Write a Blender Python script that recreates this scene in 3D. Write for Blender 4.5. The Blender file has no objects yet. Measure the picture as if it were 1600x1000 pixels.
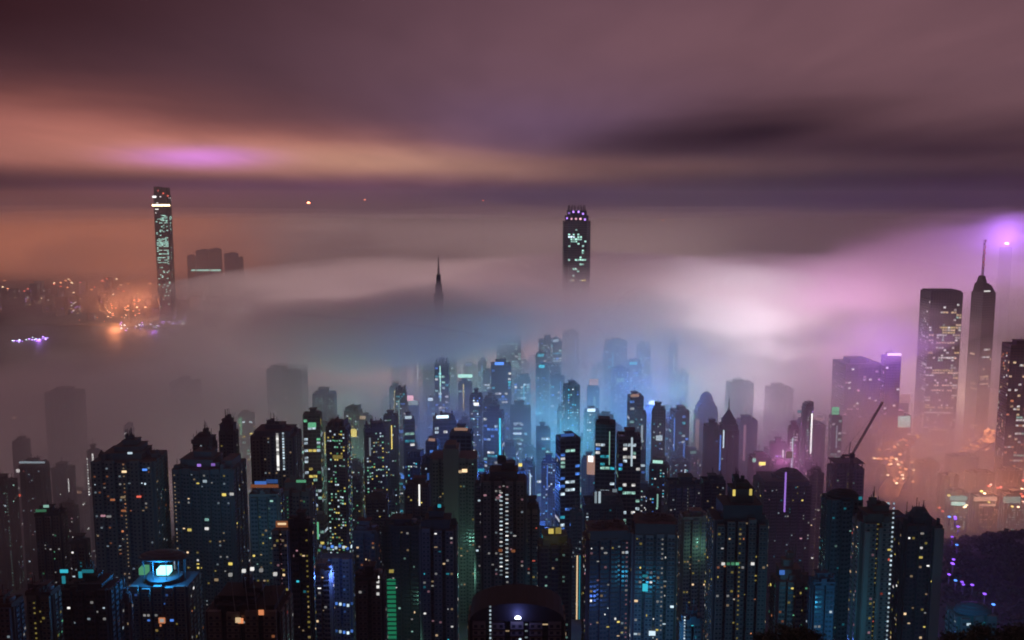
import bpy, math, random
from mathutils import Vector, Matrix

# ---------------------------------------------------------------- camera
S = bpy.context.scene
COL = S.collection
PITCH = math.radians(7.2)
F = 1460.0
CAMZ = 420.0
cam = bpy.data.objects.new('camera', bpy.data.cameras.new('camera'))
COL.objects.link(cam)
S.camera = cam
cam.location = (0, 0, CAMZ)
cam.rotation_euler = (math.radians(90) - PITCH, 0, 0)
cam.data.sensor_width = 36
cam.data.lens = F / 1600 * 36
cam.data.clip_start = 1
cam.data.clip_end = 60000
S.view_settings.view_transform = 'Standard'
S.view_settings.look = 'None'
S.view_settings.exposure = 0.0
S.view_settings.gamma = 1.0
S.cycles.max_bounces = 8
S.cycles.diffuse_bounces = 2
S.cycles.volume_bounces = 8
S.cycles.volume_max_steps = 256
S.cycles.filter_width = 1.9
S.cycles.sample_clamp_indirect = 3.0
S.cycles.sample_clamp_direct = 20.0


def lin(r, g, b):
    f = lambda v: (v / 255 / 12.92) if v <= 10 else ((v / 255 + .055) / 1.055) ** 2.4
    return (f(r), f(g), f(b), 1.0)


def ray(px, py):
    """direction of the sight line through a point of the photograph (1600x1000)"""
    X = (px - 800) / F
    Y = -(py - 500) / F
    c, s = math.cos(PITCH), math.sin(PITCH)
    return Vector((X, c + Y * s, -s + Y * c))


def at(px, py, D):
    """world point at forward distance D on that sight line"""
    d = ray(px, py)
    return Vector((0, 0, CAMZ)) + d * (D / d.y)


def project(p):
    c, s = math.cos(PITCH), math.sin(PITCH)
    z = p[2] - CAMZ
    depth = p[1] * c - z * s
    up = p[1] * s + z * c
    return 800 + F * p[0] / depth, 500 - F * up / depth


# ---------------------------------------------------------------- world: night sky, cloud deck lit by the city
W = bpy.data.worlds.new('World')
S.world = W
W.use_nodes = True
wn = W.node_tree
wn.nodes.clear()


class NT:
    """tiny expression helper for node trees"""
    def __init__(self, tree): self.t = tree; self.n = 0
    def node(self, kind, **kw):
        n = self.t.nodes.new(kind)
        for k, v in kw.items(): setattr(n, k, v)
        return n
    def put(self, sock, v):
        if isinstance(v, bpy.types.NodeSocket): self.t.links.new(v, sock)
        elif v is not None: sock.default_value = v
    def m(self, op, a, b=None, c=None, clamp=False):
        n = self.node('ShaderNodeMath', operation=op, use_clamp=clamp)
        self.put(n.inputs[0], a)
        if b is not None: self.put(n.inputs[1], b)
        if c is not None: self.put(n.inputs[2], c)
        return n.outputs[0]
    def mix(self, f, a, b, blend='MIX'):
        n = self.node('ShaderNodeMix', data_type='RGBA', blend_type=blend)
        self.put(n.inputs[0], f); self.put(n.inputs[6], a); self.put(n.inputs[7], b)
        return n.outputs[2]
    def ramp(self, f, stops):
        n = self.node('ShaderNodeValToRGB')
        self.put(n.inputs[0], f)
        e = n.color_ramp.elements
        while len(e) < len(stops): e.new(.5)
        for el, (p, c) in zip(e, stops): el.position = p; el.color = c
        return n.outputs[0]


N = NT(wn)
tc = N.node('ShaderNodeTexCoord')
sep = N.node('ShaderNodeSeparateXYZ')
wn.links.new(tc.outputs['Generated'], sep.inputs[0])
dx, dy, dz = sep.outputs
az = N.m('MULTIPLY', N.m('ARCTAN2', dx, dy), 57.2958)
el = N.m('MULTIPLY', N.m('ARCSINE', dz), 57.2958)
# the cloud deck is a layer overhead: project the direction on it, stretched along the wind
hz = N.m('ADD', N.m('MAXIMUM', dz, 0.0), 0.06)
comb = N.node('ShaderNodeCombineXYZ')
N.put(comb.inputs[0], N.m('MULTIPLY', N.m('DIVIDE', dx, hz), .75))
N.put(comb.inputs[1], N.m('MULTIPLY', N.m('DIVIDE', dy, hz), .22))
nz = N.node('ShaderNodeTexNoise')
nz.inputs['Scale'].default_value = 1.1
nz.inputs['Detail'].default_value = 4.0
nz.inputs['Roughness'].default_value = .45
nz.inputs['Distortion'].default_value = .6
wn.links.new(comb.outputs[0], nz.inputs['Vector'])
nz2 = N.node('ShaderNodeTexNoise')
nz2.inputs['Scale'].default_value = 3.2
nz2.inputs['Detail'].default_value = 5.0
nz2.inputs['Distortion'].default_value = .8
wn.links.new(comb.outputs[0], nz2.inputs['Vector'])
n1 = N.m('ADD', N.m('SUBTRACT', nz.outputs[0], .5), N.m('MULTIPLY', N.m('SUBTRACT', nz2.outputs[0], .5), .45))
comb2 = N.node('ShaderNodeCombineXYZ')
N.put(comb2.inputs[0], N.m('MULTIPLY', az, .035))
N.put(comb2.inputs[1], N.m('MULTIPLY', el, .25))
nw = N.node('ShaderNodeTexNoise')
nw.inputs['Scale'].default_value = 1.0
nw.inputs['Detail'].default_value = 3.0
wn.links.new(comb2.outputs[0], nw.inputs['Vector'])
warp = N.m('SUBTRACT', nw.outputs[0], .5)
elw = N.m('ADD', el, N.m('MULTIPLY', warp, N.m('MULTIPLY', N.m('MINIMUM', N.m('ABSOLUTE', el), 5.0), .75)))
col = N.ramp(N.m('DIVIDE', elw, 90.0, clamp=True), [
    (0.0, lin(92, 66, 80)), (0.012, lin(100, 72, 82)), (0.03, lin(112, 80, 84)), (0.07, lin(100, 72, 82)),
    (0.12, lin(106, 74, 84)), (0.3, lin(96, 66, 74)), (1.0, lin(86, 60, 68))])


def degs(px, py):
    d = ray(px, py).normalized()
    return math.degrees(math.atan2(d.x, d.y)), math.degrees(math.asin(d.z))


def blob(px, py, sx, sy, c, a, tilt=0.0):
    global col
    a0, e0 = degs(px, py)
    k = .0392
    u = N.m('DIVIDE', N.m('SUBTRACT', az, a0), sx * k)
    v0 = N.m('SUBTRACT', elw, e0)
    if tilt: v0 = N.m('SUBTRACT', v0, N.m('MULTIPLY', N.m('SUBTRACT', az, a0), tilt))
    v = N.m('DIVIDE', v0, sy * k)
    r = N.m('ADD', N.m('MULTIPLY', u, u), N.m('MULTIPLY', v, v))
    g = N.m('MULTIPLY', N.m('EXPONENT', N.m('MULTIPLY', r, -.5)), a)
    col = N.mix(g, col, lin(*c))


SKY = [
    (-80, -40, 520, 150, (38, 10, 14), .92, 0), (850, 90, 330, 110, (124, 92, 108), .4, 0),
    (1330, 90, 330, 90, (138, 98, 104), .5, 0), (60, 212, 270, 45, (158, 90, 80), .55, -.02),
    (330, 238, 280, 24, (214, 134, 120), .8, -.05), (640, 258, 260, 16, (214, 158, 132), .85, -.04),
    (310, 243, 62, 9, (240, 150, 240), .9, -.03), (860, 200, 160, 45, (112, 86, 118), .6, 0),
    (1170, 205, 140, 28, (24, 8, 22), .9, .09), (1030, 225, 90, 22, (50, 32, 42), .6, .05), (1480, 232, 260, 26, (44, 26, 42), .85, .02),
    (1060, 266, 200, 12, (128, 90, 84), .6, -.04), (1380, 283, 380, 18, (22, 10, 26), .92, 0), (40, 286, 230, 15, (64, 30, 30), .9, 0),
    (430, 294, 220, 13, (100, 62, 96), .8, 0), (880, 307, 160, 9, (40, 24, 84), .85, -.01),
    (1360, 311, 340, 15, (2, 0, 60), .99, -.004),
]
for px, py, sx, sy, c, a, t in SKY: blob(px, py, sx, sy, c, a, t)
col = N.mix(1.0, col, N.ramp(N.m('ADD', N.m('MULTIPLY', n1, 1.0), .5), [(0.0, (.72, .72, .74, 1)), (1.0, (1.28, 1.27, 1.25, 1))]), 'MULTIPLY')
sky = N.node('ShaderNodeTexSky', sky_type='NISHITA')
sky.sun_disc = False
sky.sun_elevation = math.radians(-8)
sky.sun_rotation = math.radians(200)
b1 = N.node('ShaderNodeBackground'); N.put(b1.inputs[0], col); b1.inputs[1].default_value = .93
b2 = N.node('ShaderNodeBackground'); N.put(b2.inputs[0], sky.outputs[0]); b2.inputs[1].default_value = .05
add = N.node('ShaderNodeAddShader')
wn.links.new(b1.outputs[0], add.inputs[0]); wn.links.new(b2.outputs[0], add.inputs[1])
wo = N.node('ShaderNodeOutputWorld')
wn.links.new(add.outputs[0], wo.inputs[0])
W.cycles.sampling_method = 'MANUAL'
W.cycles.sample_map_resolution = 512

# ---------------------------------------------------------------- materials
MATS = {}


def wall_mat(name, rgb, rough=.8, scale=.12, amt=.35, metal=0.0):
    if name in MATS: return MATS[name]
    m = bpy.data.materials.new(name); m.use_nodes = True
    n = NT(m.node_tree); b = m.node_tree.nodes['Principled BSDF']
    t = n.node('ShaderNodeTexCoord'); mp = n.node('ShaderNodeMapping')
    mp.inputs['Scale'].default_value = (1, 1, .12)
    m.node_tree.links.new(t.outputs['Object'], mp.inputs[0])
    x = n.node('ShaderNodeTexNoise'); x.inputs['Scale'].default_value = scale * 3; x.inputs['Detail'].default_value = 6
    m.node_tree.links.new(mp.outputs[0], x.inputs['Vector'])
    oi = n.node('ShaderNodeObjectInfo')
    k = n.m('ADD', n.m('MULTIPLY', x.outputs[0], amt), 1 - amt * .5)
    dark = n.mix(1.0, (*rgb, 1), n.ramp(n.m('MULTIPLY', k, .6), [(0, (0.1, .1, .1, 1)), (1, (1.65, 1.6, 1.55, 1))]), 'MULTIPLY')
    n.put(b.inputs['Base Color'], dark)
    b.inputs['Roughness'].default_value = rough
    b.inputs['Metallic'].default_value = metal
    MATS[name] = m
    return m


def emit_mat(name, rgb, strength, vary=.7, per_object=True):
    if name in MATS: return MATS[name]
    m = bpy.data.materials.new(name); m.use_nodes = True
    nt = m.node_tree; nt.nodes.clear(); n = NT(nt)
    e = n.node('ShaderNodeEmission'); o = n.node('ShaderNodeOutputMaterial')
    e.inputs[0].default_value = (*rgb, 1)
    if per_object:
        r = n.node('ShaderNodeObjectInfo').outputs['Random']
    else:
        g = n.node('ShaderNodeNewGeometry')
        mp = n.node('ShaderNodeMapping'); mp.inputs['Scale'].default_value = (.23, .23, .31)
        nt.links.new(g.outputs['Position'], mp.inputs[0])
        w_ = n.node('ShaderNodeTexNoise'); w_.inputs['Scale'].default_value = 1.0
        nt.links.new(mp.outputs[0], w_.inputs['Vector'])
        r = n.m('MULTIPLY', n.m('SUBTRACT', w_.outputs[0], .3), 2.2, clamp=True)
    n.put(e.inputs[1], n.m('MULTIPLY', n.m('ADD', n.m('MULTIPLY', n.m('POWER', r, 1.6), vary), 1 - vary), strength))
    nt.links.new(e.outputs[0], o.inputs[0])
    try: m.cycles.emission_sampling = 'NONE'
    except Exception: pass
    MATS[name] = m
    return m


WALLS = {
    'grey': (.17, .165, .165), 'beige': (.27, .235, .20), 'brown': (.13, .085, .07), 'teal': (.09, .14, .16),
    'blue': (.08, .11, .18), 'mauve': (.18, .14, .17), 'dark': (.06, .055, .06), 'cream': (.3, .27, .23),
    'green': (.11, .15, .13), 'white': (.45, .45, .46), 'rust': (.16, .08, .06), 'black': (.025, .022, .025),
}
for k, v in WALLS.items(): wall_mat('wall_' + k, tuple(q * .5 for q in v))
GLASS = bpy.data.materials.new('dark_glass'); GLASS.use_nodes = True
_b = GLASS.node_tree.nodes['Principled BSDF']
_b.inputs['Base Color'].default_value = (.02, .024, .03, 1); _b.inputs['Roughness'].default_value = .22
METAL = wall_mat('metal', (.16, .16, .17), .5)
EM = {  # colour, strength
    'warm': ((1.0, .70, .40), 1.1), 'white': ((.95, .93, .90), 1.15), 'cool': ((.70, .88, 1.0), 1.05),
    'yellow': ((1.0, .78, .18), .9), 'orange': ((1.0, .34, .14), .9), 'red': ((1.0, .16, .10), .7),
    'pink': ((1.0, .50, .62), .8), 'green': ((.25, .95, .50), .6), 'mint': ((.50, .95, .80), .75),
    'cyan': ((.05, .62, .80), .8), 'blue': ((.10, .30, 1.0), 1.0), 'violet': ((.50, .25, 1.0), 1.1),
    'stair': ((.05, .85, .40), .75), 'peach': ((1.0, .55, .38), .55),
}


def em(c): return emit_mat('light_' + c, EM[c][0], EM[c][1] * 1.3, .85)
def em_s(c): return emit_mat('glow_' + c, EM[c][0], EM[c][1] * 1.6, .85, False)
def em_boost(c): return emit_mat('bright_' + c, EM[c][0], EM[c][1] * 3.2, .9, False)
def em_lamp(c): return emit_mat('lamp_' + c, EM[c][0], EM[c][1] * 10, .7)
def em_path(c): return emit_mat('path_' + c, (.30, .10, 1.0) if c == 'violet' else EM[c][0], 3.0, .6)
def em_dim(c): return emit_mat('dim_' + c, EM[c][0], EM[c][1] * .26, .5, False)


def em_d(c, D): return em_lampish(c) if D > 930 else em(c)
def em_lampish(c): return emit_mat('sign_' + c, EM[c][0], EM[c][1] * 2.4, .8)


# ---------------------------------------------------------------- mesh helpers
class MB:
    def __init__(s): s.v = []; s.f = []
    def box(s, x0, x1, y0, y1, z0, z1):
        b = len(s.v)
        s.v += [(x0, y0, z0), (x1, y0, z0), (x1, y1, z0), (x0, y1, z0), (x0, y0, z1), (x1, y0, z1), (x1, y1, z1), (x0, y1, z1)]
        s.f += [(b, b + 3, b + 2, b + 1), (b + 4, b + 5, b + 6, b + 7), (b, b + 1, b + 5, b + 4), (b + 1, b + 2, b + 6, b + 5), (b + 2, b + 3, b + 7, b + 6), (b + 3, b, b + 4, b + 7)]
        return s
    def quad(s, a, b, c, d):
        i = len(s.v); s.v += [a, b, c, d]; s.f.append((i, i + 1, i + 2, i + 3)); return s
    def prism(s, pts, z0, z1, k=1.0, cx=0.0, cy=0.0):
        n = len(pts); b = len(s.v)
        s.v += [(x, y, z0) for x, y in pts] + [(cx + (x - cx) * k, cy + (y - cy) * k, z1) for x, y in pts]
        s.f += [(b + i, b + (i + 1) % n, b + n + (i + 1) % n, b + n + i) for i in range(n)]
        s.f += [tuple(b + n - 1 - i for i in range(n)), tuple(b + n + i for i in range(n))]
        return s
    def cyl(s, x, y, r, z0, z1, n=12, k=1.0):
        return s.prism([(x + r * math.cos(6.28318 * i / n), y + r * math.sin(6.28318 * i / n)) for i in range(n)], z0, z1, k, x, y)
    def dome(s, x, y, r, z0, h, n=14, m=5, sy=1.0):
        for j in range(m):
            a0, a1 = math.pi / 2 * j / m, math.pi / 2 * (j + 1) / m
            r0, r1 = max(r * math.cos(a0), .02), max(r * math.cos(a1), .02)
            pts = [(x + r0 * math.cos(6.28318 * i / n), y + sy * r0 * math.sin(6.28318 * i / n)) for i in range(n)]
            s.prism(pts, z0 + h * math.sin(a0), z0 + h * math.sin(a1), r1 / r0, x, y)
        return s
    def bar(s, a, b, t):
        a = Vector(a); b = Vector(b); d = (b - a).normalized()
        u = d.cross(Vector((0, 0, 1)))
        if u.length < .01: u = Vector((1, 0, 0))
        u = u.normalized() * t / 2; w = d.cross(u).normalized() * t / 2
        i = len(s.v)
        for p in (a, b):
            for q in (u + w, u - w, -u - w, -u + w): s.v.append(tuple(p + q))
        s.f += [(i, i + 1, i + 2, i + 3), (i + 7, i + 6, i + 5, i + 4)] + [(i + k, i + 4 + k, i + 4 + (k + 1) % 4, i + (k + 1) % 4) for k in range(4)]
        return s
    def build(s, name, mat, parent=None, stuff=False, smooth=False, **props):
        if not s.v: return None
        me = bpy.data.meshes.new(name); me.from_pydata(s.v, [], s.f); me.materials.append(mat)
        if smooth:
            for p in me.polygons: p.use_smooth = True
        me.update()
        return link(name, me, parent, stuff, **props)


def link(name, me, parent=None, stuff=False, **props):
    o = bpy.data.objects.new(name, me); COL.objects.link(o)
    if parent: o.parent = parent
    if stuff: o['kind'] = 'stuff'
    for k, v in props.items():
        if v: o[k] = v
    return o


def empty(name, loc, rz=0.0, label=None, cat=None, group=None):
    o = bpy.data.objects.new(name, None); COL.objects.link(o)
    o.location = loc; o.rotation_euler = (0, 0, rz); o.empty_display_size = 5
    if label: o['label'] = label
    if cat: o['category'] = cat
    if group: o['group'] = group
    return o


_unit = {}


def unit(name, mat):
    """shared unit box (1 x 1 x 1, centred) for a material"""
    k = (name, mat.name)
    if k not in _unit:
        mb = MB(); mb.box(-.5, .5, -.5, .5, -.5, .5)
        me = bpy.data.meshes.new(name); me.from_pydata(mb.v, [], mb.f); me.materials.append(mat)
        _unit[k] = me
    return _unit[k]


def unit_part(name, mat, parent, loc, size, **props):
    o = link(name, unit(name, mat), parent, **props)
    o.location = loc; o.scale = size
    return o


# ---------------------------------------------------------------- terrain
def smooth(a, b, t):
    t = min(1, max(0, (t - a) / (b - a))); return t * t * (3 - 2 * t)


def ground_z(x, y):
    if y < 0: y = 0
    pts = [(0, 395), (60, 372), (160, 300), (300, 215), (450, 150), (650, 95), (850, 45), (1050, 14), (1300, 5), (20000, 4)]
    z = 4
    for (a, za), (b, zb) in zip(pts, pts[1:]):
        if a <= y <= b: z = za + (zb - za) * (y - a) / (b - a); break
    # wooded spur on the right
    z += 62 * math.exp(-((x - 480) / 130) ** 2 - ((y - 800) / 150) ** 2)
    if y > 150: z += 4 * math.sin(x * .02) * math.sin(y * .013) * (1 - smooth(700, 1100, y))
    # harbour bed
    shore = 1900 + 120 * math.sin(x * .002) - .1 * x
    far = 2880 + 60 * math.sin(x * .004) + .25 * max(0, x) - .28 * min(0, x + 700) - .55 * max(0, x + 900)
    far = max(2700, far) if x < 0 else 3300
    z -= 14 * smooth(shore, shore + 30, y) * (1 - smooth(far, far + 30, y))
    return z


mb = MB()
xs = sorted(set([-9000, -7000, -5500, -4500, -3500] + list(range(-3000, 3001, 75)) + [3500, 4500, 6000, 9000]))
ys = [-60, -20] + list(range(0, 1200, 40)) + list(range(1200, 4000, 60)) + [4500, 5500, 7000, 9000, 12000, 16000, 24000]
for y in ys:
    for x in xs: mb.v.append((x, y, ground_z(x, y) - (6 if y < 0 else 0)))
nx = len(xs)
for j in range(len(ys) - 1):
    for i in range(nx - 1):
        a = j * nx + i
        mb.f.append((a, a + 1, a + nx + 1, a + nx))
gm = bpy.data.materials.new('ground'); gm.use_nodes = True
n = NT(gm.node_tree); b = gm.node_tree.nodes['Principled BSDF']
g = n.node('ShaderNodeTexNoise'); g.inputs['Scale'].default_value = .02; g.inputs['Detail'].default_value = 8
tcg = n.node('ShaderNodeTexCoord'); gm.node_tree.links.new(tcg.outputs['Object'], g.inputs['Vector'])
n.put(b.inputs['Base Color'], n.ramp(g.outputs[0], [(.35, (.035, .04, .03, 1)), (.65, (.07, .07, .065, 1))]))
b.inputs['Roughness'].default_value = .95
mb.build('ground', gm, kind='structure')
wm = bpy.data.materials.new('water'); wm.use_nodes = True
n = NT(wm.node_tree); b = wm.node_tree.nodes['Principled BSDF']
b.inputs['Base Color'].default_value = (.012, .018, .025, 1); b.inputs['Roughness'].default_value = .6
g = n.node('ShaderNodeTexNoise'); g.inputs['Scale'].default_value = .12; g.inputs['Detail'].default_value = 5
bp = n.node('ShaderNodeBump'); bp.inputs['Strength'].default_value = .35; bp.inputs['Distance'].default_value = 1.5
tcg = n.node('ShaderNodeTexCoord'); wm.node_tree.links.new(tcg.outputs['Object'], g.inputs['Vector'])
wm.node_tree.links.new(g.outputs[0], bp.inputs['Height']); wm.node_tree.links.new(bp.outputs[0], b.inputs['Normal'])
mb = MB(); mb.box(-8800, 8800, 1750, 3600, -9, 0)
mb.build('water', wm, kind='structure')


# ---------------------------------------------------------------- towers
PLACED = []   # (x, y, radius, px0, px1, pytop, short description)
FLOOR = 3.1


class Tower:
    def __init__(s, name, label, x0, x1, ytop, D, wall='grey', rot=0, k=.8, group=None, cat='tower', seed=None, base=None, minh=None):
        s.rng = random.Random(seed if seed is not None else int(x0 * 7 + D))
        s.a = math.radians(rot)
        xc = (x0 + x1) / 2
        p = at(xc, ytop, D)
        t = math.hypot(1, 0) * (D / ray(xc, ytop).y)
        width = (x1 - x0) / F * t
        c, sn = abs(math.cos(s.a)), abs(math.sin(s.a))
        X_ = (xc - 800) / F
        s.w = width / (c + k * sn + k * c * abs(X_) * .9); s.d = s.w * k
        p.x += X_ * .9 * k * c * s.w / 2
        gz = ground_z(p.x, D + s.d / 2) if base is None else base
        s.z0 = gz - 3
        s.h = at(xc, ytop, D + (s.d if D < 1000 else s.d * .5)).z - s.z0
        s.loc = Vector((p.x, D + (s.w * sn + s.d * c) / 2, s.z0))
        s.root = empty(name, s.loc, s.a, label, cat, group)
        s.wall = MATS['wall_' + wall]
        s.D = D
        s.fr = []   # window cells on the front: (x, y, z, w, h, normal axis)
        s.px = (x0, x1, ytop)
        s.inv = Matrix.Translation(s.loc) @ Matrix.Rotation(s.a, 4, 'Z')
        s.inv = s.inv.inverted()
        PLACED.append([s.loc.x, s.loc.y, math.hypot(s.w, s.d) / 2, x0, x1, ytop, s])

    # where a sight line meets the front face (local coordinates)
    def hit(s, px, py, off=.0):
        o = s.inv @ Vector((0, 0, CAMZ)); d = (s.inv.to_3x3() @ ray(px, py))
        yf = -s.d / 2 - off
        t = (yf - o.y) / d.y
        p = o + d * t
        if abs(p.x) > s.w / 2 + .5:   # the side face
            xf = math.copysign(s.w / 2 + off, p.x)
            t = (xf - o.x) / d.x
            q = o + d * t
            if abs(q.y) <= s.d / 2 + 1: return q, 'x'
        return p, 'y'

    def residential(s, bay=7.0, deep=1.8, fl=FLOOR, top=None, ledge=True, winw=1.5, winh=1.35, step=0):
        """concrete tower: core, projecting bays, floor ledges, dark windows"""
        w, d, h = s.w, s.d, (top or s.h)
        core = MB(); core.box(-w / 2, w / 2, -d / 2 + deep, d / 2, 0, h - 1.0)
        core.build('wall', s.wall, s.root)
        nb = max(2, round(w / bay)); bw = w / nb
        bays = MB(); led = MB(); win = MB()
        nf = int((h - 4) / fl)
        vis = [f for f in range(nf)]
        for i in range(nb):
            cx = -w / 2 + bw * (i + .5); hw = bw * .34
            hh = h - s.rng.choice([0, 0, .8, 1.6]) - (step if i in (0, nb - 1) else 0)
            bays.box(cx - hw, cx + hw, -d / 2, -d / 2 + deep + .4, 0, hh)
            # windows on the bay front: two per floor
            for f in vis:
                z = 3 + f * fl + .9
                if z + winh > hh: continue
                for q in (-.5, .5):
                    xx = cx + q * hw * 1.0
                    ww = min(winw, hw * .8) / 2
                    win.quad((xx - ww, -d / 2 - .03, z), (xx + ww, -d / 2 - .03, z), (xx + ww, -d / 2 - .03, z + winh), (xx - ww, -d / 2 - .03, z + winh))
                    s.fr.append((xx, -d / 2 - .05, z + winh / 2, ww * 2, winh, 'y'))
            # recess window strip
            if i < nb - 1:
                rx = cx + bw / 2
                for f in vis:
                    z = 3 + f * fl + 1.1
                    if z > h - 3: continue
                    ww = bw * .10
                    win.quad((rx - ww, -d / 2 + deep - .03, z), (rx + ww, -d / 2 + deep - .03, z), (rx + ww, -d / 2 + deep - .03, z + 1), (rx - ww, -d / 2 + deep - .03, z + 1))
                    s.fr.append((rx, -d / 2 + deep - .06, z + .5, ww * 2, 1, 'y'))
        if ledge:
            for f in range(nf + 1):
                z = 3 + f * fl
                for i in range(nb):
                    cx = -w / 2 + bw * (i + .5); hw = bw * .34
                    if z > h - step - 2: continue
                    led.box(cx - hw - .2, cx + hw + .2, -d / 2 - .35, -d / 2 + .1, z, z + .35)
        # side faces: two bays each
        for sx in (-1, 1):
            ns = max(1, round(d / bay)); bd = (d - deep) / ns
            for i in range(ns):
                cy = -d / 2 + deep + bd * (i + .5)
                xo = sx * (w / 2)
                a, b = sorted((xo - sx * .3, xo + sx * .9))
                bays.box(a, b, cy - bd * .3, cy + bd * .3, 0, h - 1.5)
                for f in vis:
                    z = 3 + f * fl + .9
                    if z + winh > h - 2: continue
                    for q in (-.14, .14):
                        yy = cy + q * bd; X = xo + sx * .93
                        pts = [(X, yy - .6, z), (X, yy + .6, z), (X, yy + .6, z + winh), (X, yy - .6, z + winh)]
                        if sx < 0: pts.reverse()
                        win.quad(*pts)
                        s.fr.append((xo + sx * .95, yy, z + winh / 2, 1.2, winh, 'x'))
        tone = s.rng.choice([s.wall.name, 'wall_grey', 'wall_beige', 'wall_dark', 'wall_mauve'])
        bays.build('bay', MATS[tone], s.root, stuff=True)
        win.build('window', GLASS, s.root, stuff=True)
        led.build('floor_ledge', s.wall, s.root, stuff=True)
        return s

    def office(s, fl=4.0, mull=4.5, top=None, chamfer=0.0, band=1.3):
        w, d, h = s.w, s.d, (top or s.h)
        c = chamfer * min(w, d)
        if c: pts = [(-w / 2 + c, -d / 2), (w / 2 - c, -d / 2), (w / 2, -d / 2 + c), (w / 2, d / 2 - c), (w / 2 - c, d / 2), (-w / 2 + c, d / 2), (-w / 2, d / 2 - c), (-w / 2, -d / 2 + c)]
        else: pts = [(-w / 2, -d / 2), (w / 2, -d / 2), (w / 2, d / 2), (-w / 2, d / 2)]
        g = MB(); g.prism([(x * .985, y * .985) for x, y in pts], 0, h - .4); g.build('curtain_wall', GLASS, s.root)
        r = MB(); nf = int(h / fl)
        for f in range(nf + 1):
            z = min(h - band, f * fl)
            if z > h - band + .01: break
            r.prism(pts, z, z + band)
        r.build('spandrel', s.wall, s.root, stuff=True)
        m = MB(); n = max(2, round((w - 2 * c) / mull))
        for i in range(n + 1):
            x = -w / 2 + c + (w - 2 * c) * i / n
            m.box(x - .25, x + .25, -d / 2 - .3, -d / 2 + .4, 0, h)
        n2 = max(2, round((d - 2 * c) / mull))
        for sx in (-1, 1):
            for i in range(n2 + 1):
                y = -d / 2 + c + (d - 2 * c) * i / n2
                a, b = sorted((sx * (w / 2 - .4), sx * (w / 2 + .3)))
                m.box(a, b, y - .25, y + .25, 0, h)
        m.build('mullion', s.wall, s.root, stuff=True)
        for f in range(nf - 1):
            z = f * fl + band + (fl - band) / 2
            for i in range(n):
                x = -w / 2 + c + (w - 2 * c) * (i + .5) / n
                s.fr.append((x, -d / 2 - .05, z, (w - 2 * c) / n - .6, fl - band, 'y'))
            for sx in (-1, 1):
                for i in range(n2):
                    y = -d / 2 + c + (d - 2 * c) * (i + .5) / n2
                    s.fr.append((sx * (w / 2 + .05), y, z, (d - 2 * c) / n2 - .6, fl - band, 'x'))
        return s

    # ---- lit windows
    def _cell(s, mb, c, grow=1.0, out=.12):
        x, y, z, w, h, ax = c
        w *= grow; h *= grow
        if ax == 'y': mb.box(x - w / 2, x + w / 2, y - out, y, z - h / 2, z + h / 2)
        else:
            a, b = sorted((x, x + math.copysign(out, x)))
            mb.box(a, b, y - w / 2, y + w / 2, z - h / 2, z + h / 2)

    def cell_px(s, c):
        return project(s.root_matrix() @ Vector((c[0], c[1], c[2])))

    def root_matrix(s): return s.inv.inverted()

    def lit(s, n, colours='warm warm white white cool yellow', zmin=.25, grow=1.0):
        """single lit windows, each a part of its own"""
        cols = colours.split()
        lo = s.h * zmin
        cells = [c for c in s.fr if c[2] > lo]
        s.rng.shuffle(cells)
        for c in cells[:n]:
            col = s.rng.choice(cols)
            x, y, z, w, h, ax = c
            w *= grow * s.rng.choice([.45, .7, 1, 1, 1.4]); h *= grow * s.rng.choice([.55, .8, 1])
            loc = (x, y - .06, z) if ax == 'y' else (x + math.copysign(.06, x), y, z)
            unit_part('lit_window', em(col), s.root, loc, (w, .12, h) if ax == 'y' else (.12, w, h))
        return s

    def mass(s, frac, colours='warm white cool', zmin=0.0, zmax=1.0, rows=False, px=None, dim=False, boost=False):
        """many small lit windows, joined: too small to pick apart"""
        cols = colours.split(); mbs = {c: MB() for c in cols}
        rowc = {}
        for c in s.fr:
            if not (s.h * zmin <= c[2] <= s.h * zmax): continue
            if px:
                u, v = s.cell_px(c)
                if not (px[0] <= u <= px[2] and px[1] <= v <= px[3]): continue
            if rows:
                key = (round(c[2], 1), c[5], int(c[0] / (s.w / 3 + .01)))
                if key not in rowc: rowc[key] = s.rng.choice(cols) if s.rng.random() < frac else None
                if rowc[key] and s.rng.random() < .85: s._cell(mbs[rowc[key]], c)
            elif s.rng.random() < frac: s._cell(mbs[s.rng.choice(cols)], c)
        for k, m_ in mbs.items(): m_.build('lit_window', (em_dim if dim else em_boost if boost else em_s)(k), s.root, stuff=True)
        return s

    def strip(s, px, y0, y1, colour, wm=1.2, dots=0, name='light_strip'):
        """vertical row of lights up the facade"""
        a, ax = s.hit(px, y0, .5); b, _ = s.hit(px, y1, .5)
        z0, z1 = min(a.z, b.z), max(a.z, b.z)
        if dots:
            for i in range(dots):
                z = z0 + (z1 - z0) * (i + .5) / dots
                unit_part('lit_window' if name == 'light_strip' else name, em_d(colour, s.D), s.root, (a.x, a.y, z), (wm, .3, wm) if ax == 'y' else (.3, wm, wm))
        else:
            unit_part(name, em_d(colour, s.D), s.root, (a.x, a.y, (z0 + z1) / 2), (wm, .4, z1 - z0) if ax == 'y' else (.4, wm, z1 - z0))
        return s

    def patch(s, x0, y0, x1, y1, colour, name='lit_window', out=.6):
        """a lit panel between two points of the facade"""
        a, ax = s.hit((x0 + x1) / 2, (y0 + y1) / 2, out)
        t = s.D / ray((x0 + x1) / 2, y0).y / F
        wd, ht = (x1 - x0) * t, (y1 - y0) * t
        return unit_part(name, em_d(colour, s.D), s.root, a, (wd, .5, ht) if ax == 'y' else (.5, wd, ht))

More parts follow.
